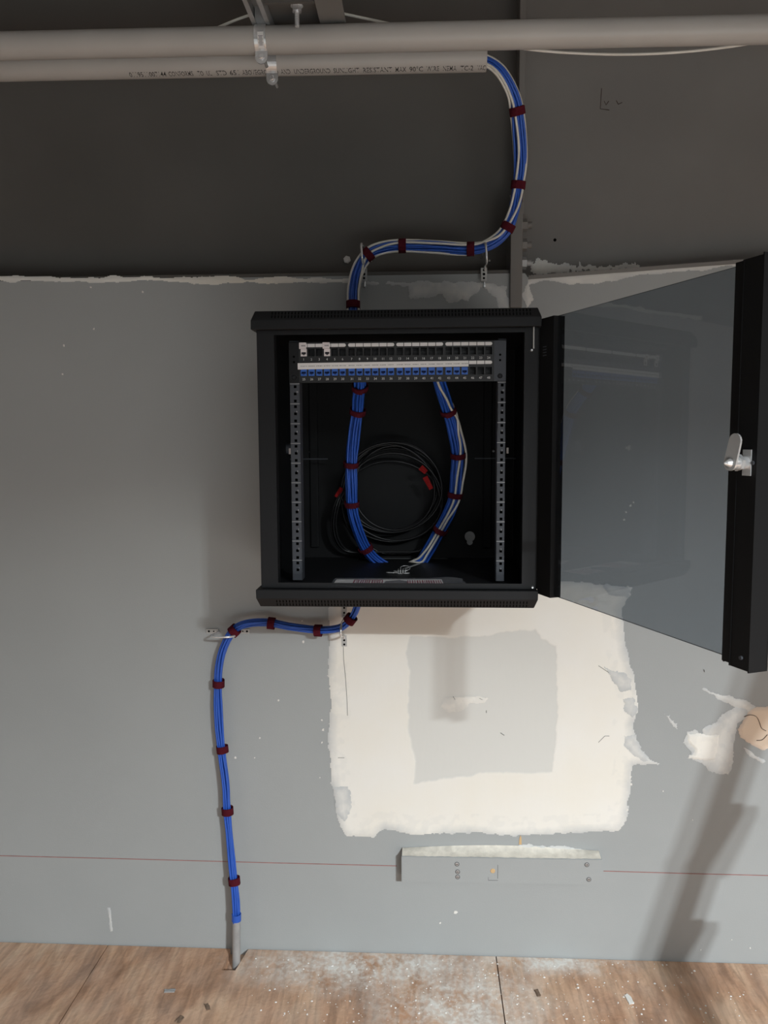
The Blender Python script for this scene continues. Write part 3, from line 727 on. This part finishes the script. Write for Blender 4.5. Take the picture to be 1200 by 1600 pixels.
m = MB(); m.box(X1-.0015, X1, YF, -.001, Z0, Z1); m.box(X1-.030, X1, YF, YF+.0015, Z0, Z1); m.box(X1-.030, X1-.0285, YF+.0015, YF+.03, Z0, Z1); m.build('side_panel', M_black2, cab)
m = MB(); m.box(X0+.002, X1-.002, -.004, -.0015, Z0, Z1)
for x in (at(490, 760, -.02).x, at(762, 760, -.02).x): m.box(x-.012, x+.012, -.012, -.004, Z0+.03, Z1-.01, bev=.003)
bp_ = m.build('back_panel', M_black, cab)
m = MB(); ys = at(600, 718, -.15).z
m.box(X0+.002, at(512, 718, -.06).x, -.06, -.055, ys-.002, ys+.001); m.build('side_brace', M_rail, cab)
m = MB(); m.box(at(742, 718, -.06).x, X1-.002, -.06, -.055, ys-.002, ys+.001); m.build('side_brace', M_rail, cab)
# floor with a cut-out at the back where the bundles pass
cx0, cx1 = at(560, 868, -.02).x, at(700, 868, -.02).x
m = MB(); m.box(X0+.002, X1-.002, YF+.002, -.105, Z0, Z0+.0025); m.box(X0+.002, cx0, -.105, -.004, Z0, Z0+.0025); m.box(cx1, X1-.002, -.105, -.004, Z0, Z0+.0025)
m.build('bottom_panel', M_black2, cab)
for za_, zb_ in ((Z0, Z0+.012), (Z1-.010, Z1)):
    m = MB(); m.box(X0+.038, X1-.030, YF, YF+.0015, za_, zb_); m.build('front_lip', M_black2, cab)
# rails
YR = -2.192+1.787
def rail(xa, xb, name):
    zt, zb = 1.717, 1.176; m = MB(); w = xb-xa; hx0, hx1 = xa+w*.40, xa+w*.40+.0062
    U = .04445; zs = []
    z = zt-.006
    while z > zb+.012:
        for d in (.00635, .0222, .0381):
            zz = z-d
            if zz > zb+.008: zs.append(zz)
        z -= U
    edges = [zt]
    for zz in zs: edges += [zz+.0031, zz-.0031]
    edges.append(zb)
    Y = YR+.002
    for i in range(len(edges)-1):
        a, b = edges[i], edges[i+1]
        if i % 2 == 0: m.add([(xa, Y, a), (xb, Y, a), (xb, Y, b), (xa, Y, b)], [[0, 1, 2, 3]])
        else:
            m.add([(xa, Y, a), (hx0, Y, a), (hx0, Y, b), (xa, Y, b)], [[0, 1, 2, 3]]); m.add([(hx1, Y, a), (xb, Y, a), (xb, Y, b), (hx1, Y, b)], [[0, 1, 2, 3]])
    m.box(xa, xa+.0015, Y, Y+.035, zb, zt); m.box(xb-.0015, xb, Y, Y+.035, zb, zt)
    R_ = m.build(name, M_rail, cab)
    m = MB(); z = zt-.006; k = 1
    while z > zb+.02:
        m.box(xa, xb, Y-.0004, Y-.0001, z-.0005, z+.0005)
        k += 1; z -= U
    m.build('unit_mark', M_galv, R_)['kind'] = 'stuff'
    m = MB(); z = zt-.006; k = 12
    while z > zb+.02:
        v, f = text_shape(str(k)); s_ = .006; m.add([(xb-.0085+p[0]*s_*.8, Y-.0003, z-.020+p[1]*s_) for p in v], f); k -= 1; z -= U
    m.build('unit_number', M_galv, R_, normals=False)['kind'] = 'stuff'
    # added dark strip: shade seen through the holes, put in as colour
    m = MB(); m.box(hx0-.002, hx1+.002, Y+.012, Y+.013, zb+.004, zt-.004); m.build('rail_hole_shade', M_hole, R_)
    return R_
rail(at(452.5, 600, YR).x, at(468, 600, YR).x, 'rack_rail'); rail(at(777.5, 600, YR).x, at(790.5, 600, YR).x, 'rack_rail')
# fittings on the back
c = at(734, 838, -.012); m = MB(); m.cyl((c.x, -.012, c.z), (c.x, -.018, c.z), .014, 20); m.cyl((c.x, -.012, c.z-.016), (c.x, -.015, c.z-.016), .008, 14); m.cyl((c.x, -.018, c.z), (c.x, -.023, c.z), .005, 6)
m.cyl((c.x, -.012, c.z), (c.x, -.004, c.z), .01, 12); o = m.build('mounting_screw', M_galv, cab); o['label'] = 'keyhole mounting screw low on the back panel'
c = at(467, 701, -.05); m = MB(); m.cyl((X0+.0015, -.10, c.z), (X0+.028, -.10, c.z), .014, 16); m.cyl((X0+.028, -.10, c.z), (X0+.034, -.10, c.z), .007, 6); m.build('side_latch', M_rail, cab)
for x, z in ((at(453, 705, -.30), 0), (at(793, 704, -.30), 0)):
    m = MB(); m.box(x.x-.0025, x.x+.0025, -.303, -.298, x.z-.007, x.z+.007, bev=.001); m.box(x.x-.001, x.x+.001, -.298, -.29, x.z-.003, x.z+.003); m.build('latch_slot_light', M_label, cab)  # solid white blocks standing in for light through the latch slots
for x, y in ((485, 706), (771, 705)):
    c = at(x, y, -.004); m = MB(); m.cyl((c.x, -.004, c.z), (c.x, -.007, c.z), .004, 10, r1=.0025); m.build('rivet', M_galv, cab)
# hinge pins
c = at(834, 525, YF-.004); m = MB(); m.cyl((c.x, YF-.004, at(834, 508, YF).z), (c.x, YF-.004, at(834, 545, YF).z), .0018, 8); m.build('hinge_pin', M_zincp, cab)
for x, y in ((831, 547), (832, 918), (832, 925)):
    c = at(x, y, YF-.003); m = MB(); m.cyl((c.x, YF, c.z), (c.x, YF-.005, c.z), .0032, 10, r1=.002); m.build('hinge_screw', M_zinc, cab)

# door: local frame, u along the door from the hinge, n towards its outer face
DA = math.radians(22); H = Vector((.246, YF-.004, 0)); du = Vector((math.sin(DA), -math.cos(DA), 0)); dn = Vector((math.cos(DA), math.sin(DA), 0))
def dbox(m, u0, u1, n0, n1, z0, z1, bev=0.0):
    M = Matrix(((du.x, dn.x, 0, H.x), (du.y, dn.y, 0, H.y), (0, 0, 1, 0), (0, 0, 0, 1)))
    m.box(u0, u1, n0, n1, z0, z1, bev=bev, M=M)
DZ0, DZ1 = 1.154, 1.755
m = MB(); m.box(.2405, .257, YF+.003, YF+.020, 1.1665, 1.7345); m.build('hinge', M_black, cab)
m = MB()
dbox(m, .000, .054, .000, .002, DZ0+.004, DZ1-.004); dbox(m, .000, .002, .002, .026, DZ0+.004, DZ1-.004); dbox(m, .052, .054, .002, .026, DZ0+.004, DZ1-.004)
door = m.build('door', M_black, cab); door['label'] = 'glass cabinet door with black steel stiles'
m = MB()
dbox(m, .555, .577, .004, .006, DZ0+.002, DZ1); dbox(m, .575, .577, -.001, .006, DZ0, DZ1); dbox(m, .577, .612, .000, .002, DZ0, DZ1); dbox(m, .612, .614, .000, .035, DZ0-.002, DZ1+.003); dbox(m, .559, .614, .033, .035, DZ0, DZ1); dbox(m, .555, .557, .006, .033, DZ0, DZ1)
m.build('door_stile', M_black, door)
m = MB(); dbox(m, .030, .562, .010, .014, DZ0+.008, DZ1-.004); o = m.build('glass_pane', [M_glass, M_glassedge], door); o['label'] = 'smoked glass pane'
for p in o.data.polygons:
    p.material_index = 0 if abs(Vector(p.normal).dot(dn)) > .9 else 1
# latch on the inside of the free stile
zl = at(1160, 722, -.98).z
def dpt(u, n, z): return H + du*u + dn*n + Vector((0, 0, z))
m = MB(); dbox(m, .588, .605, -.0015, 0, zl-.019, zl+.019, bev=.0004); m.build('latch_plate', M_zinc, door)
m = MB(); m.cyl(dpt(.594, -.0015, zl), dpt(.594, -.030, zl), .0095, 20); m.cyl(dpt(.594, -.012, zl), dpt(.594, -.017, zl), .0125, 6, smooth=False); m.cyl(dpt(.594, -.030, zl), dpt(.594, -.036, zl), .0065, 14, r1=.004); m.cyl(dpt(.594, -.036, zl), dpt(.594, -.040, zl), .004, 10, r1=.001)
m.build('latch_barrel', M_zinc, door)
m = MB(); pr = []
for k in range(9): g = math.pi+math.pi*k/8; pr.append((.010*math.cos(g), .010*math.sin(g)))
for k in range(9): g = math.pi*k/8; pr.append((.010*math.cos(g)*.95+.0, .028+.010*math.sin(g)))
lean = math.radians(-14); pr = [(x*math.cos(lean)-y*math.sin(lean), x*math.sin(lean)+y*math.cos(lean)) for x, y in pr]
m.prism([dpt(.594+x*1.2, -.027, zl+y*1.15) for x, y in pr], dn*-.003); o = m.build('latch_cam', M_zinc, door); o['label'] = 'zinc cam tongue'
# tiny screws and cast marks of the door
m = MB(); c = dpt(.600, -.0005, DZ0+.018); m.cyl(c, c-dn*.003, .003, 8); m.build('door_screw', M_rail, door)
c = dpt(.608, -.0005, zl); m = MB(); m.cyl(c, c-dn*.002, .003, 10); m.build('door_screw', M_rail, door)
m = MB()
for k in range(4): dbox(m, .012, .026, -.0004, 0, 1.690-.006*k, 1.692-.006*k)
m.build('stamped_mark', M_rail, door)

# ------------------------------------------------------------------ patch panel
pp = thing('patch_panel', 'black patch panel with numbered ports, white labels and blue jacks', 'patch panel', (at(620, 565, YR).x, YR, 1.626))
zt, zb = at(620, 533.5, YR).z, at(620, 597, YR).z
xa, xb = at(452, 565, YR).x, at(790.5, 565, YR).x
def px_x(px): return at(px, 565, YR).x
def px_z(py): return at(620, py, YR).z
ports = []
for g, (s_, e) in enumerate(((474.7, 535.5), (549.6, 611), (624.7, 687), (701, 763.5))):
    for k in range(6): ports.append(px_x(s_+(e-s_)*k/5))
pw, ph = .0140, .0165
zr = [px_z(549.5), px_z(580.5)]
# face plate with real openings
m = MB()
def strip(x0, x1, z0, z1): m.add([(x0, YR-.002, z0), (x1, YR-.002, z0), (x1, YR-.002, z1), (x0, YR-.002, z1)], [[0, 1, 2, 3]])
rows = [(zr[0]-ph/2, zr[0]+ph/2), (zr[1]-ph/2, zr[1]+ph/2)]
strip(xa, xb, rows[0][1], zt); strip(xa, xb, rows[1][1], rows[0][0]); strip(xa, xb, zb, rows[1][0])
for z0, z1 in rows:
    x = xa
    for c in ports: strip(x, c-pw/2, z0, z1); x = c+pw/2
    strip(x, xb, z0, z1)
    for c in ports:
        q = [(c-pw/2, z0), (c+pw/2, z0), (c+pw/2, z1), (c-pw/2, z1)]
        for i in range(4):
            (x0, za_), (x1, zb_) = q[i], q[(i+1) % 4]; m.add([(x0, YR-.002, za_), (x1, YR-.002, zb_), (x1, YR+.018, zb_), (x0, YR+.018, za_)], [[0, 1, 2, 3]])
for q in ([(xa, zt), (xb, zt)], [(xb, zt), (xb, zb)], [(xb, zb), (xa, zb)], [(xa, zb), (xa, zt)]):
    (x0, z0), (x1, z1) = q; m.add([(x0, YR-.002, z0), (x1, YR-.002, z1), (x1, YR+.001, z1), (x0, YR+.001, z0)], [[0, 1, 2, 3]])
m.box(xa+.03, xb-.03, YR+.018, YR+.020, zb+.002, zt-.002)
m.build('face_plate', M_panel, pp, normals=False)
# ears with slots and screws; right one coloured as lit, left as shaded
for x0, x1 in ((xa, xa+.022), (xb-.026, xb)):
    m = MB(); m.box(x0, x1, YR-.0028, YR-.0021, zb+.0005, zt-.0005); e = m.build('ear', M_rail if x0 > 0 else M_black2, pp)
    m = MB()
    for py in (556, 564.5): m.cyl(((x0+x1)/2, YR-.0029, px_z(py)), ((x0+x1)/2, YR-.0032, px_z(py)), .0026, 10)
    m.build('slot_hole', M_hole, e)
    m = MB(); m.cyl(((x0+x1)/2, YR-.0028, px_z(589)), ((x0+x1)/2, YR-.005, px_z(589)), .0055, 14, r1=.004); m.box((x0+x1)/2-.003, (x0+x1)/2+.003, YR-.0055, YR-.005, px_z(589)-.0006, px_z(589)+.0006); m.build('rack_screw', M_black2, e)
# white designation segments
def segment(c, z, first, last):
    m = MB(); w, h = .0166, .0074; x0, x1 = c-w/2+(.0008 if first else .0002), c+w/2-(.0008 if last else .0002); P = []
    k = h/2
    if last: P += [(x1-k+k*math.sin(g), z-k*math.cos(g)) for g in [math.pi*i/6 for i in range(7)]]
    else: P += [(x1, z-k), (x1, z+k)]
    if first: P += [(x0+k-k*math.sin(g), z+k*math.cos(g)) for g in [math.pi*i/6 for i in range(7)]]
    else: P += [(x0, z+k), (x0, z-k)]
    m.prism([(x, YR-.0022, zz) for x, zz in P], (0, -.0014, 0)); return m.build('label_window', M_label, pp)
for i, c in enumerate(ports): segment(c, px_z(538.6), i % 6 == 0, i % 6 == 5)
for i in (21, 22, 23): segment(ports[i], px_z(567.6), False, i == 23)
# jacks
def jack(c, z, m_body, m_cav):
    m = MB(); w, h = .0136, .0160; y0 = YR-.0034
    x0, x1, z0, z1 = c-w/2, c+w/2, z-h/2, z+h/2
    a0, a1, b0, b1 = c-.0048, c+.0048, z-h/2+.0045, z+.0012
    # face frame round a real cavity
    for q in ((x0, x1, b1, z1), (x0, x1, z0, b0), (x0, a0, b0, b1), (a1, x1, b0, b1)):
        m.add([(q[0], y0, q[2]), (q[1], y0, q[2]), (q[1], y0, q[3]), (q[0], y0, q[3])], [[0, 1, 2, 3]])
    for (p, q) in (((x0, z0), (x1, z0)), ((x1, z0), (x1, z1)), ((x1, z1), (x0, z1)), ((x0, z1), (x0, z0))):
        m.add([(p[0], y0, p[1]), (q[0], y0, q[1]), (q[0], YR+.016, q[1]), (p[0], YR+.016, p[1])], [[0, 1, 2, 3]])
    j = m.build('keystone_jack', m_body, pp, normals=False)
    m = MB()
    for (p, q) in (((a0, b0), (a1, b0)), ((a1, b0), (a1, b1)), ((a1, b1), (a0, b1)), ((a0, b1), (a0, b0))):
        m.add([(p[0], y0, p[1]), (q[0], y0, q[1]), (q[0], YR+.010, q[1]), (p[0], YR+.010, p[1])], [[0, 1, 2, 3]])
    m.add([(a0, YR+.004, b0), (a1, YR+.004, b0), (a1, YR+.004, b1), (a0, YR+.004, b1)], [[0, 1, 2, 3]])
    t = .0022; m.add([(c-t, y0-.0001, b0-.0022), (c+t, y0-.0001, b0-.0022), (c+t, y0-.0001, b0), (c-t, y0-.0001, b0)], [[0, 1, 2, 3]])
    m.build('jack_cavity', m_cav, j, normals=False); return j
j0 = jack(ports[0], zr[1], M_bluejack, M_bluedk)
for i in range(1, 21):
    j = j0.copy(); COL.objects.link(j); j.parent = pp; j.location = (ports[i]-ports[0], 0, 0)
    for ch in list(j0.children):
        d = ch.copy(); COL.objects.link(d); d.parent = j
for i in (0, 3):
    j = jack(ports[i]+.0005, zr[0]-.0005, M_whitejack, M_greyprint); j['label'] = 'white jack'  # dark grey inside paints the shade of the cavity
    m = MB(); m.box(ports[i]-.0095, ports[i]+.0065, YR-.0056, YR-.0042, px_z(544), px_z(534), bev=.0004); t = m.build('paper_flag', M_whitejack, pp); t['label'] = 'white paper flag over the jack'
    m = MB()
    for k in range(5): m.box(ports[i]-.0045+.0019*k, ports[i]-.0033+.0019*k, YR-.0058, YR-.0056, px_z(540.2), px_z(538.2))
    m.build('faint_print', M_greyprint, t)
# long paper label strip over the second row
x0, x1 = px_x(465.5), px_x(732)
m = MB(); zA0, zA1, zB0, zB1 = px_z(576.2), px_z(566.2), px_z(573.8), px_z(564.8)
m.prism([(x0, YR-.0036, zA0), (x1, YR-.0036, zB0), (x1, YR-.0036, zB1), (x0, YR-.0036, zA1)], (0, -.0006, 0)); ls = m.build('paper_label_strip', M_label, pp); ls['label'] = 'long white paper label strip'
m = MB(); rs = random.Random(11)
for i in range(21):
    x = ports[i]-.0068
    while x < ports[i]+.0062:
        w = .0006+.0012*rs.random(); u = (x-x0)/(x1-x0); zc = (zA0+zA1)/2*(1-u)+(zB0+zB1)/2*u
        m.box(x, x+w, YR-.0044, YR-.0042, zc-.0009+.0004*rs.random(), zc+.0008); x += w+.0006+.0008*rs.random()
m.build('faint_print', M_greyprint, ls)
# port numbers
M_num = mat('white_port_number', (.62, .62, .62), .7)
for row, py in ((0, 562.2), (1, 593.2)):
    m = MB()
    for i, c in enumerate(ports):
        v, f = text_shape(str(i+1+24*row)); s_ = .0072; cx = (v[:, 0].min()+v[:, 0].max())/2
        m.add([(c+(p[0]-cx)*s_, YR-.0023, px_z(py)+p[1]*s_) for p in v], f)
    m.build('port_numbers', M_num, pp, normals=False)

# ------------------------------------------------------------------ inside the cabinet
in_pts = [at(563, 585, -.30), at(562, 606, -.27), at(559, 640, -.22), at(552, 690, -.18), at(549, 725, -.16), at(550, 789, -.13), at(557, 825, -.11), at(571, 856, -.085), at(590, 878, -.065), at(625, 893, -.055), at(655, 880, -.06),
          at(668, 862, -.07), at(688, 828, -.09), at(705, 795, -.11), at(712, 770, -.12), at(716, 712, -.15), at(709, 670, -.18), at(700, 640, -.21), at(690, 612, -.25), at(683, 588, -.29)]
r = thing('cable_bundle', 'blue cable loop hanging behind the patch panel inside the cabinet', 'cable bundle', tuple(in_pts[9]))
bundle(r, spline(in_pts, 130), 15, .0031, (), [(561, 606), (558, 642), (549, 723), (551, 789), (571, 856), (684, 828), (711, 775), (715, 712), (702, 643)], 12, loose=.0022, spread=1.12, twist=lambda u: 1.9*u-.2, tie_len=.014, rim=(((0, 270, 0), (.5, 265, 0), (.56, 85, 0), (.66, 80, 0), (.74, 30, 0), (.80, 3, .004), (.86, 8, 0), (.93, 70, 0), (1, 100, 0)), ((0, 250, 0), (.45, 250, 0), (.6, 110, 0), (.75, 95, 0), (.85, 60, 0), (.95, -60, 0), (1, -90, 0))))
# coil of black patch cords
r = thing('cord_coil', 'coil of black patch cords with red ties on the cabinet back', 'cable coil', tuple(at(612, 780, -.03)))
rs = random.Random(5)
for k in range(9):
    pts = []; rx, ry = 70+rs.uniform(-7, 8), 72+rs.uniform(-14, 14); ox, oy = 614+rs.uniform(-5, 3), 775+rs.uniform(-14, 14); ph = rs.random()*6; Yc = -.016-.0062*k
    for i in range(49):
        g = 2*math.pi*i/48+ph; sq = 1+.03*math.sin(2*g+k)
        if math.sin(g) < 0: sx_, sy_ = rx, ry+10
        else: sx_, sy_ = rx, ry+2
        pts.append(at(ox+sx_*sq*math.cos(g), min(oy+sy_*sq*math.sin(g), 866-k*.6), Yc-.002*math.sin(3*g)))
    m = MB(); m.tube(pts, .0029, 6); m.build('patch_cord', M_cord, r)
for k in range(7):
    q = rs.uniform(-5, 5); pts = [at(538+q*.4, 768, -.085), at(529+q, 785, -.08-.003*k), at(523+q, 815, -.07-.003*k), at(527+q*1.2, 842, -.06-.003*k), at(541+q*1.3, 860, -.05-.002*k), at(565+q, 864, -.045-.002*k)]
    m = MB(); m.tube(spline(pts, 24), .0027, 6); m.build('patch_cord', M_cord, r)
for (xa_, ya_, xb_, yb_, w) in ((657, 730, 666, 738, .008), (664, 745, 674, 764, .007), (526, 777, 534, 762, .0065)):
    a = at(xa_, ya_, -.085); b = at(xb_, yb_, -.085); t = (b-a).normalized(); l = t.cross(Vector((0, 1, 0))).normalized(); m = MB()
    m.prism([a-l*w, b-l*w*.8, b+l*w*.8, a+l*w], (0, -.003, 0)); m.cyl(a.lerp(b, .3)+Vector((0, .001, 0)), a.lerp(b, .7)+Vector((0, .001, 0)), .006, 10); m.build('cord_tie', M_red, r)
# sheet in a clear sleeve on the cabinet floor
ZF = Z0+.0026
def fl(px, py, z): return on_floor(px, py, z)
a, b, c_, d = fl(518, 917, ZF), fl(695, 917, ZF), fl(690, 905.5, ZF), fl(526, 905.5, ZF)
r = thing('instruction_sheet', 'printed white and maroon leaflet in a clear sleeve on the cabinet floor', 'leaflet', tuple((a+c_)/2))
m = MB(); m.prism([a, b, c_, d], (0, 0, .0006)); sh = m.build('paper', M_label, r)
m = MB(); m2 = MB(); rs = random.Random(2)
def lerp2(u, v): return a.lerp(b, u).lerp(d.lerp(c_, u), v)+Vector((0, 0, .0008))
u = .17
while u < .98:
    w = .006+.010*rs.random()
    if not .45 < u < .67: m.add([lerp2(u, .08), lerp2(u+w, .08), lerp2(u+w, .85), lerp2(u, .85)], [[0, 1, 2, 3]])
    u += w+.005+.008*rs.random()
m.add([lerp2(.17, .86), lerp2(.44, .86), lerp2(.44, .95), lerp2(.17, .95)], [[0, 1, 2, 3]])
m.build('maroon_print', M_maroonprint, sh, normals=False)
m2.add([lerp2(.44, .02), lerp2(.68, .02), lerp2(.67, .72), lerp2(.60, .9), lerp2(.47, .72)], [[0, 1, 2, 3, 4]]); m2.build('dark_panel', M_greyprint, sh, normals=False)
a2, b2, c2_, d2 = fl(512, 918, ZF), fl(732, 918, ZF), fl(722, 904.5, ZF), fl(524, 904.5, ZF)
m = MB(); nx = 16
P = []
for j in range(5):
    for i in range(nx+1):
        q = a2.lerp(b2, i/nx).lerp(d2.lerp(c2_, i/nx), j/4); P.append(q+Vector((0, 0, .002+.0022*math.sin(i*1.3+j)*math.sin(j*2.1+1)+(.003 if i > 12 else 0)*math.sin(i))))
m.add(P, [[j*(nx+1)+i, j*(nx+1)+i+1, (j+1)*(nx+1)+i+1, (j+1)*(nx+1)+i] for j in range(4) for i in range(nx)], 0, True); m.build('plastic_sleeve', M_bag, r, normals=False)
# keys / hardware lying behind it
ZK = ZF
k0 = fl(620, 897, ZK)
r = thing('key_ring', 'small bunch of cabinet keys lying on the cabinet floor', 'keys', tuple(k0))
def key(x0, y0, x1, y1, name, h):
    a = fl(x0, y0, ZK+h); b = fl(x1, y1, ZK+h); t = (b-a).normalized(); l = Vector((-t.y, t.x, 0)); m = MB()
    L_ = (b-a).length; P = []
    for k in range(13):
        g = math.pi*.25+math.pi*1.5*k/12; P.append(a+t*(.009*math.cos(g)+.009)+l*(.009*math.sin(g)))
    P += [a+t*.018-l*.003, b-l*.003, b+t*.004, b+l*.003, a+t*(L_*.75)+l*.003, a+t*(L_*.7)+l*.0015, a+t*(L_*.6)+l*.003, a+t*.018+l*.003]
    m.prism(P, (0, 0, .002)); return m.build(name, M_galv, r)
key(618, 894, 655, 881, 'key', .004); key(640, 896, 606, 895, 'key', .0015)
m = MB(); c = fl(628, 892, ZK+.006); m.box(c.x-.010, c.x+.010, c.y-.012, c.y+.012, ZK, ZK+.010, bev=.001); kb = m.build('lock_body', M_galv, r)
m = MB()
for dx in (-.006, 0, .006): m.box(c.x+dx-.0012, c.x+dx+.0012, c.y-.0124, c.y+.010, ZK+.002, ZK+.0104)
m.build('lock_slot', M_hole, kb)
m = MB(); m.tube([c+Vector((.012*math.cos(g)+.008, .012*math.sin(g)+.006, .006+.004*math.sin(g))) for g in [2*math.pi*i/20 for i in range(21)]], .0009, 5); m.build('split_ring', M_zinc, r)

# ------------------------------------------------------------------ board screwed low on the wall
A = at(627, 1338, -.04); B = at(941, 1343, -.04); zA, zB = A.z, B.z; h = .077
r = thing('mounting_board', 'grey painted wooden board screwed low on the wall under the white patch', 'board', ((A.x+B.x)/2, 0, zA-h))
m = MB()
for yy in (0,): pass
V8 = [(A.x, -.04, zA-h), (B.x, -.04, zB-h+.002), (B.x, -.04, zB), (A.x, -.04, zA), (A.x, -.0006, zA-h), (B.x, -.0006, zB-h+.002), (B.x, -.0006, zB), (A.x, -.0006, zA)]
bm = bmesh.new(); vv = [bm.verts.new(v) for v in V8]
for q in ([0, 1, 2, 3], [5, 4, 7, 6], [4, 0, 3, 7], [1, 5, 6, 2], [3, 2, 6, 7], [4, 5, 1, 0]): bm.faces.new([vv[i] for i in q])
bmesh.ops.bevel(bm, geom=bm.edges[:], offset=.0015, segments=2, affect='EDGES'); m.bm(bm); m.build('board', M_wall, r)
m = MB(); vs = []; n = 60; rs = random.Random(9)
for i in range(n+1):
    u = i/n; x = A.x+.002+(B.x-A.x-.004)*u; z = zA+(zB-zA)*u+.0004; yo = -.0395+.003*rs.random(); e = .0012+.0025*abs(math.sin(u*9))*rs.random()
    vs += [(x, yo, z), (x, -.024, z+e), (x, -.004, z+.006+.007*math.sin(min(1, u*1.6)*math.pi)*rs.random()), (x, -.0008, z+.004+.012*math.sin(u*math.pi))]
m.add(vs, [[4*i+j, 4*i+4+j, 4*i+5+j, 4*i+1+j] for i in range(n) for j in range(3)], 0, True); M_dust = mat('plaster_dust', (.72, .68, .60), .95, var=.15, vscale=40, bump=.5, bscale=150)
o = m.build('dust_ledge', M_dust, r, normals=False); o['label'] = 'cream plaster dust along the top edge'
for x, y in ((714, 1350), (715, 1362), (715, 1370), (917, 1351), (920, 1374)):
    c = at(x, y, -.0405); m = MB(); m.cyl((c.x, -.039, c.z), (c.x, -.042, c.z), .0050, 12, r1=.0040); sc = m.build('screw', M_zinc, r)
    m = MB(); m.cyl((c.x, -.0398, c.z-.0006), (c.x, -.0403, c.z-.0006), .0070, 14); m.build('screw_recess_shade', M_crack, sc)  # flat dark disc: recess shade painted around the screw head
    m = MB(); m.box(c.x-.003, c.x+.003, -.0423, -.042, c.z-.0006, c.z+.0006); m.box(c.x-.0006, c.x+.0006, -.0423, -.042, c.z-.003, c.z+.003); m.build('screw_slot', M_hole, sc)
c = at(770, 1361, -.0405); m = MB()
m.cyl((c.x, -.0395, c.z), (c.x, -.0412, c.z), .0075, 14, r1=.006); o = m.build('bare_wood_chip', M_wood, r); o['label'] = 'chipped spot showing raw wood'
m = MB(); e0, e1 = at(763, 1348, -.0402), at(778, 1376, -.0402)
for (x0, x1, z0, z1) in ((e1.x-.001, e1.x, e1.z+.006, e0.z-.006), (e0.x, e1.x, e1.z, e1.z+.001), (e0.x, e0.x+.0008, e1.z, e1.z+.010)): m.box(x0, x1, -.0406, -.0402, z0, z1)
m.build('scribed_mark', M_crack, r)
# small tan scrape above the board
m = MB(); q = at(813, 1313, 0); m.prism([(q.x-.004, -.0004, q.z-.012), (q.x+.004, -.0004, q.z-.012), (q.x+.003, -.0004, q.z+.008), (q.x, -.0004, q.z+.016), (q.x-.003, -.0004, q.z+.006)], (0, -.001, 0)); m.build('wood_scrape', M_wood, wall)

# ------------------------------------------------------------------ debris on the floor
mb = MB(); rs = random.Random(21)
for i in range(420):
    px = rs.gauss(740, 210) if i % 3 else rs.uniform(380, 1180); py = rs.uniform(1496, 1598)
    if px < 390 or px > 1190: continue
    c = on_floor(px, py, 0)
    if c.y > -.012: continue
    s_ = .0012+.0026*rs.random()**3; g = rs.random()*6
    P = [(c.x+s_*(.7+.6*rs.random())*math.cos(g+k*1.2566), c.y+s_*(.7+.6*rs.random())*math.sin(g+k*1.2566), 0) for k in range(5)]
    T = [(c.x+(p[0]-c.x)*.5, c.y+(p[1]-c.y)*.5, s_*.5) for p in P]
    mb.add(P+T, [list(range(5, 10))]+[[k, (k+1) % 5, 5+(k+1) % 5, 5+k] for k in range(5)])
o = mb.build('plaster_crumbs', M_chip); o['kind'] = 'stuff'; o['label'] = 'scattered white plaster crumbs on the plywood floor'
def debris(name, px, py, l, w, h, ang, m_, lab):
    c = on_floor(px, py, 0); m = MB(); M = Matrix.Translation((c.x, c.y, 0)) @ Matrix.Rotation(ang, 4, 'Z')
    bm = bmesh.new(); bmesh.ops.create_cube(bm, size=1); bmesh.ops.scale(bm, vec=(l, w, h), verts=bm.verts); bmesh.ops.translate(bm, vec=(0, 0, h/2), verts=bm.verts)
    bmesh.ops.subdivide_edges(bm, edges=bm.edges[:], cuts=2); r3 = random.Random(int(px))
    for v in bm.verts:
        if v.co.z > .0005: v.co += Vector((r3.uniform(-1, 1)*l*.09, r3.uniform(-1, 1)*w*.12, r3.uniform(-.3, .1)*h))
    m.bm(bm, 0, M); solo(m, name, m_, lab, 'debris')
debris('metal_scrap', 265, 1549, .028, .010, .004, .1, M_galv, 'small shiny metal scrap on the floor in front of the conduit stub')
debris('dirt_clump', 324, 1574, .010, .022, .004, .5, M_dirt, 'brown dirt clump on the plywood right of the metal scrap')
debris('dirt_clump', 281, 1594, .012, .020, .004, -.3, M_dirt, 'brown dirt clump at the bottom edge below the metal scrap')
debris('dirt_clump', 840, 1552, .010, .024, .003, .2, M_dirt, 'brown dirt clump on the right hand plywood sheet')
debris('plaster_flake', 983, 1562, .014, .034, .003, .15, M_chip, 'long white plaster flake lying on the right hand plywood sheet')

# ------------------------------------------------------------------ step ladder standing right of the view (its shadow falls on the wall)
r = thing('step_ladder', 'orange step ladder standing to the right of the cabinet', 'ladder', (1.45, -.9, 0))
def leg(x0, x1, y0, y1, w):
    m = MB(); a = Vector((x0, y0, 0)); b = Vector((x1, y1, 1.75)); m.prism([a+Vector((-w, -.012, 0)), a+Vector((w, -.012, 0)), a+Vector((w, .012, 0)), a+Vector((-w, .012, 0))], b-a); m.build('leg', M_ladder, r)
for yy in (-.80, -1.15): leg(.80, 1.30, yy, -.975+(yy+.975)*.5, .027); leg(1.50, 1.40, yy, -.975+(yy+.975)*.5, .020)
for k in range(1, 6):
    z = .29*k; u = z/1.75; x = .80+.50*u; y = .175-.07*u; m = MB(); m.box(x-.03, x+.06, -.975-y, -.975+y, z-.012, z+.012); m.build('step', M_galv, r)
m = MB(); m.box(1.36, 1.54, -1.10, -.85, 1.745, 1.78, bev=.006); m.build('top_cap', M_ladder, r)
